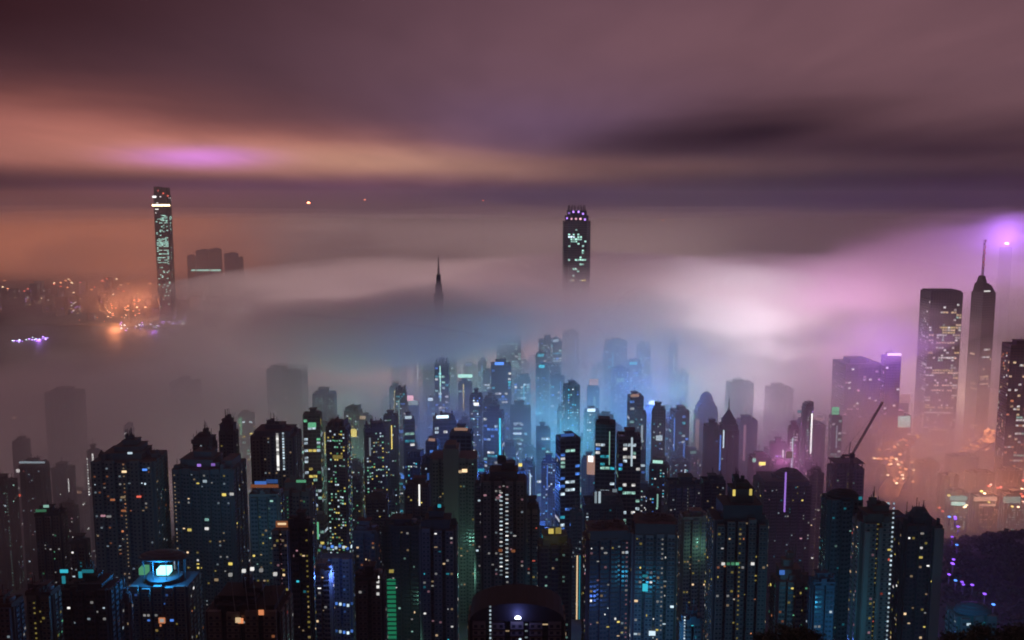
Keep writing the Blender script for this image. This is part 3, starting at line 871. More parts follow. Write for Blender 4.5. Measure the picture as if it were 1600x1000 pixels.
t = near('black tower with domed roof structures and sparse windows, centre left', 656, 714, 812, 600, 'dark', 0, 13, 'white warm cyan pink', None); t.steps([(.7, 6, 0), (.42, 5, -.05)]); t.patch(684, 788, 689, 793, 'cyan', 'roof_lamp', .5)
near('small brown tower with lit stripe behind the green-shaft tower', 634, 672, 752, 830, 'rust', 0, 3, 'yellow').strip(655, 757, 790, 'white', 1.3)
near('low beige tower with a yellow window, behind the rounded brown tower', 572, 606, 772, 830, 'beige', 0, 3, 'yellow cool')
t = near('dark slab tower with a tall pale central shaft, centre', 673, 746, 702, 740, 'grey', 0, 8, 'warm mint yellow', None, bay=8)
m = MB(); m.box(-t.w * .22, t.w * .12, -t.d / 2 - 1.2, t.d * .2, 0, t.h + 8); t.part('lift_shaft', m, MATS['wall_beige'])
m = MB(); m.box(-t.w * .18, t.w * .06, -t.d / 2, t.d * .1, t.h + 8, t.h + 11); t.part('lift_house', m)
t.patch(708, 705, 713, 710, 'mint'); t.patch(716, 735, 722, 739, 'warm'); t.patch(722, 733, 730, 738, 'warm')
# centre dark tower, zig-zag light column
t = near('black stepped tower with a zig-zag column of small lamps, centre', 752, 822, 738, 650, 'dark', 0, 7, 'white pink cool', None, bay=8); t.steps([(.62, 7, .0), (.3, 5, .1)])
for i in range(42):
    a, _ = t.hit(783 + (i % 2) * 9, 770 + i * 3.2, .6); unit_part('stair_lamp', em('cool' if i % 3 else 'white'), t.root, a, (2.0, .4, .7))
for q in ((782, 860, 'orange'), (802, 861, 'orange'), (778, 778, 'pink')): t.patch(q[0] - 3, q[1] - 2, q[0] + 3, q[1] + 2, q[2])
t.patch(810, 724, 816, 729, 'yellow', 'roof_lamp', .5)
near('black shoulder tower right of the zig-zag lit tower', 818, 842, 788, 655, 'dark', 0, 5, 'white red yellow', k=.9)
near('black tower tucked left of the zig-zag lit tower', 742, 762, 752, 700, 'dark', 0, 5, 'white cool', k=1.1)
# curved roof block, bottom centre
t = near('black arched-roof block with a blue floodlight on top, bottom centre', 733, 882, 938, 400, 'black', 0, 8, 'white warm cool', None, bay=9, zmin=.55, k=.5)
m = MB(); w, d = t.w / 2, t.d / 2; n_ = 14
pts = [(w * math.cos(math.pi * i / n_), t.h - .5 + 8.5 * math.sin(math.pi * i / n_)) for i in range(n_ + 1)]
for (x0_, z0_), (x1_, z1_) in zip(pts, pts[1:]):
    b0 = len(m.v); m.v += [(x0_, -d, z0_), (x1_, -d, z1_), (x1_, d, z1_), (x0_, d, z0_)]; m.f.append((b0, b0 + 1, b0 + 2, b0 + 3))
for y in (-d, d):
    b0 = len(m.v); m.v += [(x, y, z) for x, z in pts]; m.f.append(tuple(range(b0, b0 + len(pts))) if y > 0 else tuple(reversed(range(b0, b0 + len(pts)))))
t.part('arched_roof', m, MATS['wall_black'])
m = MB(); m.dome(t.w * .01, -d - .6, 1.5, t.h + 1.2, 1.2, sy=.6); t.part('floodlight', m, emit_mat('light_floodblue', (.6, .65, 1), 7, 0))
FL = t.inv.inverted() @ Vector((t.w * .01, -d - 3.0, t.h + 3.2))
t.strip(766, 945, 1000, 'cool', .8, 9)
# yellow lit roof
t = near('tower with bright yellow floodlit crown and green-tinted walls', 841, 892, 838, 610, 'green', 0, 6, 'white mint warm', None); t.steps([(.75, 6, 0)])
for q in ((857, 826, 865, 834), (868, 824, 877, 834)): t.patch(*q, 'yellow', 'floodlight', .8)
YL = at(866, 822, 602)
t = near('thin tower with one long cream edge light, right of the yellow-crowned tower', 893, 909, 800, 760, 'teal', 0, 2, 'cool'); t.strip(902, 868, 1003, 'warm', 1.1); t.strip(906, 868, 1003, 'cyan', .9)
t = near('stepped blue-tinted tower with cyan roof lamps, centre right', 910, 974, 776, 800, 'teal', 0, 12, 'cool cyan mint'); t.steps([(.5, 8, .08)])
t.strip(931, 768, 786, 'cool', 2); t.strip(937, 768, 786, 'cool', 2); t.patch(957, 764, 964, 769, 'cool', 'roof_lamp', -1)
# two-lobed estate
t = near('left wing of brown tower pair with rounded roofs, bottom centre right', 911, 986, 826, 560, 'brown', 4, 20, 'white warm pink yellow cool', None, bay=6.5)
t.steps([(.9, 6, 0)]); t.dome(9, 6, t.ztop - 3, -t.w * .18, 2); t.dome(7, 5, t.ztop - 2, t.w * .22, 2)
t = near('right wing of brown tower pair, slightly taller with rounded roofs', 984, 1062, 818, 555, 'brown', -4, 22, 'white white warm cool yellow', None, bay=6.5)
t.steps([(.92, 7, 0)]); t.dome(9, 7, t.ztop - 3, -t.w * .1, 2); t.dome(7, 5, t.ztop - 2, t.w * .3, 2)
t.patch(1014, 986, 1024, 993, 'cool', 'lit_window', .9); t.patch(1004, 912, 1012, 924, 'cyan'); t.patch(1004, 898, 1012, 902, 'cyan')
near('teal-grey slab tower with plain flat roof behind the brown pair', 1040, 1096, 748, 800, 'teal', 0, 4, 'cool white', bay=6)
near('teal-grey slab wing beside the plain flat-roofed slab', 1094, 1134, 746, 830, 'teal', 0, 3, 'warm cool', bay=6).strip(1094, 822, 880, 'green', 3)
near('beige narrow slab tower partly green-lit, right of the brown pair', 1062, 1108, 800, 700, 'cream', 0, 4, 'yellow warm', 'plant')
near('small low dark tower with dotted edge light, bottom right of the brown pair', 1064, 1098, 962, 520, 'blue', 0, 3, 'cool cyan').strip(1070, 962, 1000, 'cool', .8, 8)
# stepped dark tower
t = near('black stepped tower with yellow lamps under its crown, right of centre', 1106, 1202, 792, 560, 'dark', 0, 16, 'white warm yellow orange', None, bay=7, step=2)
t.steps([(.74, 9, .02), (.42, 9, .04), (.26, 3, .04)])
for q in ((1147, 770), (1173, 769)): t.patch(q[0] - 2, q[1] - 5, q[0] + 2, q[1] + 5, 'yellow', 'crown_lamp', -1.5)
for x, c in ((1130, 'white'), (1138, 'green'), (1145, 'green'), (1152, 'green'), (1176, 'white')): t.patch(x - 2.5, 879, x + 2.5, 883, c)
t = near('purple-grey tower with shallow domed roof and scattered cool lights', 1178, 1270, 740, 850, 'mauve', 0, 22, 'cool cyan white pink yellow', None, bay=7); t.steps([(.9, 3, 0)]); t.dome(t.w * .3, 9, t.h + 2, t.w * .12)
t.strip(1228, 738, 800, 'violet', 1.5); t.patch(1228, 705, 1238, 716, 'pink', 'roof_lamp', -10)
near('beige tower right of the shallow-domed one, warm lit', 1262, 1288, 736, 900, 'cream', 0, 5, 'warm white', k=1)
t = near('low stepped tower with pale balconies and one blue lamp, bottom right of centre', 1206, 1270, 892, 560, 'beige', 0, 6, 'orange green yellow', None, bay=6); t.steps([(.6, 7, -.1), (.3, 5, -.15)]); t.patch(1218, 891, 1226, 898, 'blue', 'lamp', .8)
near('low purple-tinted tower beside the large teal corner tower', 1264, 1306, 902, 540, 'blue', 0, 4, 'yellow cool white')
# big right estate
t = near('teal-dark rounded tower, left part of the big right estate', 1286, 1350, 768, 575, 'teal', 0, 5, 'cyan mint', None, bay=6); 
m = MB(); m.dome(0, 0, t.w * .5, t.h - .5, 5, 20, 4, .7); t.part('arched_roof', m, MATS['wall_dark'], smooth=True); t.patch(1342, 776, 1347, 781, 'cyan', 'roof_lamp', .6)
t = near('black tower with pale vertical piers, middle of the big right estate', 1334, 1402, 802, 545, 'brown', 3, 14, 'white warm red pink yellow', None, bay=9)
t.steps([(.8, 5, .05), (.5, 4, .1)])
m = MB(); m.box(-t.w * .45, -t.w * .30, -t.d / 2 - 1.3, -t.d / 2 + .5, 0, t.h - 6); t.part('pier', m, MATS['wall_cream'])
m = MB(); m.box(-t.w * .02, t.w * .08, -t.d / 2 - 1.1, -t.d / 2 + .5, 0, t.h - 4); t.part('pier', m, MATS['wall_beige'])
t.strip(1397, 783, 1003, 'cool', 1.0, 30)
t = near('black broad tower with ridge roof, right end of the big right estate', 1400, 1478, 806, 560, 'dark', -3, 14, 'white yellow warm', None, bay=8)
t.steps([(.5, 4, .0)]); t.pyramid(.5, 5, t.ztop, 0, 0, .5)
m = MB(); m.box(t.w * .26, t.w * .5, -t.d / 2 - 1, -t.d / 2 + .5, 0, t.h - 2); t.part('pier', m, MATS['wall_beige'])
t.patch(1384, 785, 1390, 789, 'cool', 'roof_lamp', .6)
near('black slab joining the towers of the big right estate, set back behind them', 1300, 1470, 806, 615, 'dark', 0, 5, 'white warm', 'plant', k=.3)
# unfinished tower and crane
t = near('half-built concrete tower under the leaning crane, right', 1294, 1352, 722, 850, 'beige', 0, 4, 'mint yellow', None, bay=8)
m = MB()
for i in range(7):
    x = -t.w / 2 + t.w * (i + .5) / 7; m.bar((x, -t.d * .4, t.h - 2), (x, -t.d * .4, t.h + 4), .8); m.bar((x, t.d * .4, t.h - 2), (x, t.d * .4, t.h + 4), .8)
m.box(-t.w / 2, t.w / 2, -t.d / 2, t.d / 2, t.h + 4, t.h + 4.6); t.part('rebar_column', m, MATS['wall_rust'], stuff=True)
CR = t.inv.inverted() @ Vector((t.w * .0, -t.d / 2 - 3.5, 0))


def lattice(mb, a, b, s, n, t_=.35):
    a = Vector(a); b = Vector(b); d = (b - a).normalized(); u = d.cross(Vector((0, 1, 0)))
    if u.length < .1: u = d.cross(Vector((1, 0, 0)))
    u.normalize(); w_ = d.cross(u).normalized()
    cs = [u * s / 2 + w_ * s / 2, u * s / 2 - w_ * s / 2, -u * s / 2 - w_ * s / 2, -u * s / 2 + w_ * s / 2]
    for c in cs: mb.bar(a + c, b + c, t_ * 1.3)
    for i in range(n):
        p, q = a + (b - a) * i / n, a + (b - a) * (i + 1) / n
        for k in range(4):
            mb.bar(p + cs[k], q + cs[(k + 1) % 4], t_); mb.bar(p + cs[k], p + cs[(k + 1) % 4], t_)


cr = empty('tower_crane', (CR.x, CR.y, ground_z(CR.x, CR.y) - 1), 0, 'tower crane with long jib leaning up right over the half-built tower', 'crane')
top = at(1322, 712, CR.y).z - cr.location.z
m = MB(); lattice(m, (0, 0, 0), (0, 0, top), 1.8, 30, .2); m.build('mast', MATS['wall_rust'], cr)
jt = at(1379, 628, CR.y) - Vector(cr.location)
m = MB(); lattice(m, (0, 0, top + 1), (jt.x, 0, jt.z), 1.4, 20, .2); m.build('jib', MATS['wall_rust'], cr)
m = MB(); m.box(-2.2, 2.2, -1.6, 1.6, top - 2, top + 2); m.build('cab', MATS['wall_dark'], cr)
m = MB(); m.box(-9, -2.3, -1.2, 1.2, top - .5, top + 1); m.box(-10, -7, -1.6, 1.6, top - 2.5, top - .52); m.build('counterweight', MATS['wall_dark'], cr)
m = MB(); m.bar((-3, 0, top + 2), (-2, 0, top + 13), .6); af = m.build('a_frame', METAL, cr)
m = MB(); m.bar((-2, 0, top + 13), (jt.x * .9, 0, top + (jt.z - top) * .9), .15); m.bar((-2, 0, top + 13), (-9, 0, top + .8), .15); m.build('cable', METAL, af)

# curved low block and dark wooded hill at the right
t = near('low curved block with cyan-lit walls behind the tree line, bottom right', 1482, 1562, 944, 480, 'teal', 0, 5, 'cyan cool', None, bay=6, zmin=.3)
m = MB(); m.dome(0, 0, t.w * .49, t.h - .5, 5, 22, 4, .7); t.part('curved_roof', m, MATS['wall_blue'], smooth=True)

# low lit buildings past the hill
LOW = []
for i, (x0_, x1_, y_, D_, wl, cl, lb) in enumerate([
    (1478, 1516, 768, 1120, 'cream', 'mint white yellow', 'low block with a big bright white-green lit hall front, right'),
    (1518, 1562, 774, 1110, 'brown', 'orange peach warm', 'low orange-lit block beside the white-green hall'),
    (1564, 1606, 770, 1120, 'teal', 'mint cyan', 'low block with mint-lit windows at the right edge'),
    (1466, 1500, 742, 1180, 'brown', 'yellow orange', 'small roofed block with yellow lamps above the white-green hall'),
    (1508, 1556, 738, 1200, 'rust', 'peach warm', 'low brown terrace with peach windows, under the faceted tower'),
    (1560, 1600, 734, 1210, 'rust', 'warm orange', 'low reddish block near the right edge above the mint-lit one'),
    (1430, 1470, 722, 1260, 'grey', 'cool violet', 'low misty block at the foot of the flat-topped tower'),
    (1478, 1530, 712, 1290, 'grey', 'warm white', 'wide low misty block right of the flat-topped tower foot')]):
    t = Tower('low_block', lb, x0_, x1_, y_, D_, wl, (i * 7) % 11 - 5, .7, cat='building')
    t.residential(6, 1.2, ledge=False); t.roof('plant', 3); t.mass(.35 if i < 3 else .12, cl)
    if i == 0: t.patch(1485, 775, 1510, 782, 'mint', 'lit_hall'); t.patch(1487, 784, 1508, 790, 'mint', 'lit_hall')
    if i == 1: t.patch(1522, 776, 1558, 783, 'peach', 'lit_hall'); t.patch(1530, 787, 1556, 791, 'peach', 'lit_hall')
    if i == 2: t.patch(1568, 776, 1594, 786, 'mint', 'lit_hall')

# ================================================================= filler towers of the crowded districts
rng = random.Random(11)
FILL = []


def overlaps(x, y, r):
    for q in PLACED:
        if (q[0] - x) ** 2 + (q[1] - y) ** 2 < ((q[2] + r) * .72) ** 2: return True
    return False


def zone_colour(px):
    if px < 330: return 'mauve grey', 'white cool', .02
    if px < 620: return 'green grey beige', 'mint green yellow cool', .10
    if px < 1080: return 'teal blue blue grey', 'cool mint cyan blue white', .10
    if px < 1290: return 'mauve cream grey', 'white pink mint violet', .10
    return 'grey rust mauve', 'warm white orange', .08


tries = 0
while len(FILL) < 290 and tries < 30000:
    tries += 1
    D = rng.choice([rng.uniform(860, 1150), rng.uniform(1000, 1600), rng.uniform(1100, 1750)])
    px = rng.uniform(-20, 1620) if rng.random() < .25 else rng.uniform(440, 1290) if rng.random() < .6 else rng.gauss(900, 200)
    if px > 1290 and D < 1250: continue
    if px > 1440: continue
    if px < 400 and D > 1400: continue
    zt = rng.uniform(70, 150) if rng.random() < .66 else rng.uniform(140, 212)
    if px < 420: zt *= .75
    if px > 1280: zt *= .55
    w = rng.uniform(13, 27)
    X = (px - 800) / F * D * 1.02
    g0 = ground_z(X, D)
    if zt < g0 + 45: continue
    if overlaps(X, D + w / 2, w * .62): continue
    pxx, pyy = project((X, D, zt))
    # keep the views the photograph leaves open
    if any(a < pxx < b and pyy < c for a, b, c in ((1075, 1190, 700), (1370, 1440, 730), (470, 600, 640), (0, 400, 640), (1180, 1300, 625))): continue
    hw = w / 2 / D * F
    walls, cols, fr = zone_colour(pxx)
    t = Tower('office_tower' if rng.random() < .4 else 'residential_tower', '', pxx - hw, pxx + hw, pyy, D, rng.choice(walls.split()), rng.uniform(-14, 14), rng.uniform(.7, 1), seed=tries)
    office = t.root.name.startswith('office')
    t.office(3.9, 4.6) if office else t.residential(7, 1.5, ledge=False)
    t.roof(rng.choice(['plant', 'plant', 'fins', 'tanks']))
    t.mass(fr * rng.uniform(.6, 2.6) * (1 if D > 1060 else .35), cols, boost=D > 1060); t.mass(fr * rng.uniform(.8, 3), cols, rows=office and rng.random() < .5)
    feat = None
    if rng.random() < .5:
        c = rng.choice(cols.split()); y0 = pyy + rng.uniform(4, 20); t.strip(pxx + rng.uniform(-.6, .6) * hw, y0, y0 + rng.uniform(20, 70), c, rng.uniform(.8, 2.2)); feat = ('strip', c)
    elif rng.random() < .45:
        c = rng.choice(cols.split() + ['peach', 'mint']); t.patch(pxx - hw * .6, pyy - 3, pxx + hw * rng.uniform(.2, .6), pyy + 1.5, c, 'roof_sign', .5); feat = ('sign', c)
    elif rng.random() < .5:
        c = rng.choice(cols.split()); y0 = pyy + rng.uniform(10, 50); t.patch(pxx - hw * .4, y0, pxx + hw * .4, y0 + rng.uniform(4, 12), c, 'billboard', .6); feat = ('board', c)
    FILL.append((t, feat, pxx, pyy, hw, D))

# labels for the filler towers: colour, feature and the nearest thing one can name
CN = {'warm': 'warm white', 'white': 'white', 'cool': 'pale blue', 'yellow': 'yellow', 'orange': 'orange', 'red': 'red', 'pink': 'pink', 'green': 'green',
      'mint': 'mint', 'cyan': 'cyan', 'blue': 'deep blue', 'violet': 'violet', 'peach': 'salmon'}
MARK = [(252, 'the very tall skyscraper'), (430, 'the twin-strip block'), (574, 'the yellow-edged tower'), (635, 'the pink neon sign'), (708, 'the pale central shaft'),
        (766, 'the orange sign column'), (813, 'the white-lit floors'), (866, 'the yellow crown'), (927, 'the orange billboard'), (985, 'the dark narrow tower'), (1020, 'the brightest blue lamp'),
        (1100, 'the domed beige tower'), (1138, 'the pyramid roof'), (1233, 'the magenta lamp'), (1322, 'the half-built tower'), (1400, 'the orange road glow')]
used = {}
for t, feat, pxx, pyy, hw, D in FILL:
    nm = min(MARK, key=lambda q: abs(q[0] - pxx)); side = 'left of' if pxx < nm[0] - 8 else ('right of' if pxx > nm[0] + 8 else 'in line with')
    size = 'slim' if hw < 9 else 'broad' if hw > 13 else 'mid-width'
    misty = 'faint' if D > 1350 else 'misty' if D > 1050 else 'dim'
    if feat: ft = {'strip': '%s light strip', 'sign': '%s rooftop light', 'board': '%s lit panel'}[feat[0]] % CN[feat[1]]
    else: ft = 'few lit windows'
    kind = 'office tower' if t.root.name.startswith('office') else 'apartment tower'
    lab = f'{misty} {size} {kind}, {ft}, {side} {nm[1]}'
    used.setdefault(lab, []).append((t, pyy))
    t.root['category'] = kind
for lab, lst in used.items():
    lst.sort(key=lambda q: q[1])
    words = [''] if len(lst) == 1 else ['upper', 'lower'] if len(lst) == 2 else ['highest', 'middle', 'lowest'] if len(lst) == 3 else ['highest', 'second highest', 'second lowest', 'lowest']
    for i, (t, _) in enumerate(lst):
        wd = words[min(i, len(words) - 1)]
        t.root['label'] = (wd + ' ' + lab).strip() if wd else lab
        t.root['group'] = 'towers crowding the foggy districts'

# ================================================================= Kowloon shore
KL = random.Random(5)
kg = 'low towers on the far shore'
for i in range(52):
    px = KL.uniform(-10, 460); D = KL.uniform(3050, 4300)
    if abs(px - 252) < 26 and D < 3600: continue
    h = KL.uniform(25, 75); X = (px - 800) / F * D
    if ground_z(X, D) < 3: continue
    w = KL.uniform(25, 50)
    if overlaps(X, D + w / 2, w * .6): continue
    u, v = project((X, D, h + 4)); hw = w / 2 / D * F
    t = Tower('harbour_building', 'hazy low building on the far shore among orange and violet lights', u - hw, u + hw, v, D, KL.choice(['grey', 'brown', 'mauve']), 0, .7, kg, 'building', seed=i)
    t.office(4, 7); t.mass(KL.choice([.02, .05, .12]), 'orange warm violet white')
for i, (x0_, x1_, y_) in enumerate([(292, 306, 400), (306, 328, 391), (328, 346, 389), (350, 372, 396), (372, 380, 402)]):
    t = Tower('apartment_block', ['leftmost of the dark blocks', 'second from left of the dark blocks', 'tallest of the dark blocks', 'wide fourth of the dark blocks', 'narrow last of the dark blocks'][i] + ' behind the very tall skyscraper', x0_, x1_, y_, 4150, 'dark', 0, .6, cat='apartment block')
    t.office(3.5, 6).roof('plant')
    if i < 3: t.patch(max(x0_ + 1, 299), 421, x1_ - 1, 423.5, 'mint', 'lit_floor')

# lamps: post, arm and head; one shape copied
lamp_me = {}


def lamp(px, py, D, colour, label, group, size=1.0, z=None):
    p = at(px, py, D)
    gz = ground_z(p.x, D)
    h = max(8, p.z - gz)
    r = empty('street_lamp', (p.x, D, p.z - h), 0, label, 'street lamp', group)
    o = link('post', unit('post', METAL), r); o.location = (0, 0, h / 2 - .3); o.scale = (.3 * size, .3 * size, h)
    o = link('lamp_head', unit('lamp_head', em_lamp(colour)), r); o.location = (0, 0, h + .3 * size); o.scale = (2.4 * size, 2.4 * size, .9 * size)
    return r


rl = random.Random(3)
for i in range(26):
    u = rl.random(); lamp(15 + 62 * u + rl.uniform(-3, 3), 533 - 6 * u + rl.uniform(-2, 3), 2790, 'violet' if rl.random() < .6 else 'cool', 'tiny violet quay lamp at the far shore tip, far left', 'violet lamps on the far left quay', 1.3)
for i in range(44):
    u = rl.random(); lamp(186 + 106 * u, 512 - 6 * u + rl.gauss(0, 5), 3010, rl.choice(['violet', 'cool', 'violet', 'white']), 'tiny violet-white quay lamp below the very tall skyscraper', 'violet lamps below the very tall skyscraper', 1.15)
for i in range(60):
    u = rl.random(); lamp(122 + 118 * u + rl.gauss(0, 7), 514 - 42 * u + rl.gauss(0, 8), 3180 + 200 * rl.random(), rl.choice(['orange', 'orange', 'warm']), 'tiny orange road lamp left of the very tall skyscraper foot', 'orange road lamps across the harbour', 1.2)
for i in range(14):
    u = rl.random(); lamp(340 + 70 * u, 492 - 10 * u + rl.uniform(-2, 2), 3150, rl.choice(['cool', 'violet', 'mint']), 'tiny pale quay lamp right of the very tall skyscraper', 'pale lamps on the far quay', 1.5)
for i in range(40):
    lamp(rl.uniform(0, 235), rl.uniform(435, 475), 3900 + rl.uniform(0, 300), rl.choice(['orange', 'warm', 'red']), 'tiny dull orange lamp in the haze beyond the far shore', 'dull lamps beyond the far shore', 2.2)
# red beacons standing out of the distant fog
for i, (px, py, sz) in enumerate([(482, 316, 9), (570, 311, 5), (755, 312, 4), (1036, 343, 4)]):
    p = at(px, py, 5200); b_ = empty('beacon_mast', (p.x, p.y, 4), 0, ['brightest red beacon on a distant hilltop mast, left of centre', 'faint red beacon right of the brightest one on the horizon', 'very faint red beacon at the horizon, centre', 'faint pinkish beacon low in the fog right of the clawed skyscraper'][i], 'beacon')
    m = MB(); m.cyl(0, 0, .9, 0, p.z - 8, 8, .5); m.build('mast', METAL, b_)
    m = MB(); m.dome(0, 0, sz, p.z - 10, sz); m.build('beacon_lamp', emit_mat('beacon_%d' % i, (1, .25, .12), 14 if i == 0 else 4, 0), b_)

# ================================================================= roads and lamps at the right
def road(name, pts, w, label=None):
    m = MB(); k = MB(); n = len(pts)
    P = [Vector(p) for p in pts]
    for i in range(n - 1):
        a, b = P[i], P[i + 1]; d = (b - a); d.z = 0; d.normalize(); s = Vector((-d.y, d.x, 0)) * w / 2
        m.quad(a - s, b - s, b + s, a + s)
        for q in (-1, 1):
            s2 = s * q; s3 = s * q * 1.04
            k.quad(a + s2, b + s2, b + s2 + Vector((0, 0, 1)), a + s2 + Vector((0, 0, 1)))
    o = m.build(name, wall_mat('asphalt', (.05, .05, .052), .85), kind='structure')
    k.build('kerb', MATS['wall_grey'], o)
    return o


def gpt(px, py, D, dz=0): p = at(px, py, D); return (p.x, p.y, p.z + dz)


RW = [(1386, 778), (1392, 762), (1404, 745), (1398, 728), (1384, 722), (1396, 706), (1412, 694), (1420, 680)]
road('road', [gpt(x, y, 1180 + i * 22) for i, (x, y) in enumerate(RW)], 26)
RW2 = [(1500, 716), (1515, 704), (1530, 696), (1545, 688), (1552, 672)]
road('road', [gpt(x, y, 1330 + i * 14) for i, (x, y) in enumerate(RW2)], 22)
def roadlamp(px, py, D, c, lab, grp, s=1.3, h=9, em_lamp=em_lamp):
    p = at(px, py, D)
    r = empty('street_lamp', (p.x, p.y, p.z - h), 0, lab, 'street lamp', grp)
    o = link('post', unit('post', METAL), r); o.location = (0, 0, h / 2); o.scale = (.3, .3, h)
    o = link('lamp_head', unit('lamp_head', em_lamp(c)), r); o.location = (0, 0, h); o.scale = (2.0 * s, 2.0 * s, .8 * s)
for i in range(40):
    k = rl.randrange(len(RW) - 1); u = rl.random(); a, b = RW[k], RW[k + 1]
    roadlamp(a[0] + (b[0] - a[0]) * u + rl.gauss(0, 13), a[1] + (b[1] - a[1]) * u - 5 + rl.gauss(0, 5), 1180 + (k + u) * 22, rl.choice(['orange', 'orange', 'warm']), 'orange street lamp on the winding road right of the crane', 'orange lamps on the winding road', 1.3)
for i in range(34):
    k = rl.randrange(len(RW2) - 1); u = rl.random(); a, b = RW2[k], RW2[k + 1]
    roadlamp(a[0] + (b[0] - a[0]) * u + rl.gauss(0, 9), a[1] + (b[1] - a[1]) * u - 6 + rl.gauss(0, 4), 1330 + (k + u) * 14, 'orange', 'orange street lamp on the road below the faceted tower', 'orange lamps on the upper road', 1.3)
for i in range(20):
    roadlamp(rl.uniform(1466, 1600), rl.uniform(748, 800), 1090, rl.choice(['orange', 'warm', 'yellow', 'red', 'peach']), 'small coloured lamp among the low blocks at the right edge', 'lamps among the low blocks', 1.1)
VP = [(1484, 804), (1490, 812), (1493, 824), (1490, 838), (1492, 852), (1487, 872), (1489, 882), (1484, 896), (1490, 906), (1506, 912), (1522, 918), (1540, 930), (1556, 944)]
for i, (x, y) in enumerate(VP):
    for q in range(2 if i in (1, 6, 9) else 1):
        roadlamp(x + rl.uniform(-4, 4), y + rl.uniform(-5, 5), 700 - i * 11, 'violet' if (i + q) % 4 else 'blue', 'violet lamp on the path skirting the dark wooded hill', 'violet lamps round the wooded hill', .8, 7, em_path)


# ================================================================= vegetation
def leaf_mat(name, c1, c2):
    m = bpy.data.materials.new(name); m.use_nodes = True
    n = NT(m.node_tree); b = m.node_tree.nodes['Principled BSDF']
    g = n.node('ShaderNodeTexNoise'); g.inputs['Scale'].default_value = .25
    t = n.node('ShaderNodeTexCoord'); m.node_tree.links.new(t.outputs['Object'], g.inputs['Vector'])
    n.put(b.inputs['Base Color'], n.ramp(g.outputs[0], [(.35, (*c1, 1)), (.65, (*c2, 1))])); b.inputs['Roughness'].default_value = .7
    return m


LEAF = leaf_mat('leaves', (.025, .04, .02), (.06, .08, .035))
BARK = wall_mat('bark', (.06, .045, .035))
rt = random.Random(9)


def crown_mesh(R, H, n, size):
    m = MB(); cl = [(rt.gauss(0, R * .42), rt.gauss(0, R * .42), H * rt.uniform(.1, 1)) for _ in range(16)]
    for _ in range(n):
        c = rt.choice(cl); q = Vector((c[0] + rt.gauss(0, R * .2), c[1] + rt.gauss(0, R * .2), c[2] + rt.gauss(0, H * .1)))
        u = Vector((rt.gauss(0, 1), rt.gauss(0, 1), rt.gauss(0, .6))).normalized() * size * rt.uniform(.6, 1.3)
        v = u.cross(Vector((rt.gauss(0, 1), rt.gauss(0, 1), rt.gauss(0, 1)))).normalized() * size * .6
        m.quad(q - u - v, q + u - v, q + u + v, q - u + v)
    me = bpy.data.meshes.new('crown'); me.from_pydata(m.v, [], m.f); me.materials.append(LEAF); return me


def trunk_mesh(h):
    m = MB(); m.cyl(0, 0, .35, 0, h, 8, .5)
    for i in range(5):
        a = i * 1.3; m.bar((0, 0, h * .6), (math.cos(a) * h * .35, math.sin(a) * h * .35, h * 1.25), .22)
    me = bpy.data.meshes.new('trunk'); me.from_pydata(m.v, [], m.f); me.materials.append(BARK); return me


CM = [crown_mesh(4.2, 6, 1500, .32) for _ in range(3)]
TM = trunk_mesh(5)


def tree(px, py, D, s, label, group=None):
    p = at(px, py, D); H = 11 * s
    r = empty('tree', (p.x, D, p.z - H), rt.uniform(0, 6), label, 'tree', group); r.scale = (s, s, s)
    o = link('trunk', TM, r)
    o = link('crown', rt.choice(CM), r); o.location = (0, 0, 4.6)
    return r


for (px, py, D, s) in [(1196, 992, 210, .8), (1222, 980, 205, .9), (1248, 978, 200, .9), (1272, 988, 205, .8)]:
    tree(px, py, D, s, '%s dark tree crown at the bottom edge below the low stepped tower' % {1196: 'leftmost', 1222: 'second from left', 1248: 'tallest', 1272: 'rightmost'}[px], 'trees at the bottom edge, right of centre')
for (px, py, D, s) in [(1492, 994, 200, .7), (1518, 988, 195, .8), (1548, 983, 190, .9), (1580, 979, 190, .9), (1606, 982, 185, .9)]:
    tree(px, py, D, s, '%s dark tree crown in the row along the bottom right corner' % {1492: 'leftmost', 1518: 'second from left', 1548: 'middle', 1580: 'second from right', 1606: 'rightmost'}[px], 'trees in the bottom right corner')
# wooded hillside at the right: nobody could count its trees
m = MB(); made = 0
for _ in range(9000):
    x = rt.uniform(300, 760); y = rt.uniform(560, 1010)
    u, v = project((x, y, ground_z(x, y) + 8))
    if not (1478 < u < 1680 and v > 806): continue
    made += 1
    if made > 900: break
    R_ = rt.uniform(3, 6.5); z = ground_z(x, y) + rt.uniform(4, 9)
    for _k in range(34):
        q = Vector((rt.gauss(0, 1), rt.gauss(0, 1), abs(rt.gauss(0, 1)))).normalized() * R_ * rt.uniform(.75, 1.05) + Vector((x, y, z))
        a = Vector((rt.gauss(0, 1), rt.gauss(0, 1), rt.gauss(0, .5))).normalized() * rt.uniform(.6, 1.4)
        b = a.cross(Vector((rt.gauss(0, 1), rt.gauss(0, 1), rt.gauss(0, 1)))).normalized() * .9
        m.quad(q - a - b, q + a - b, q + a + b, q - a + b)
m.build('woodland', LEAF, stuff=True, label='dark wooded hillside under the lit low blocks at the right', category='woodland')

# ================================================================= lamps of the streets, and added lights that brighten the fog
def light(name, loc, colour, power, r=4.0):
    l = bpy.data.lights.new(name, 'POINT'); l.color = colour; l.energy = power; l.shadow_soft_size = r
    o = bpy.data.objects.new(name, l); COL.objects.link(o); o.location = loc
    return o


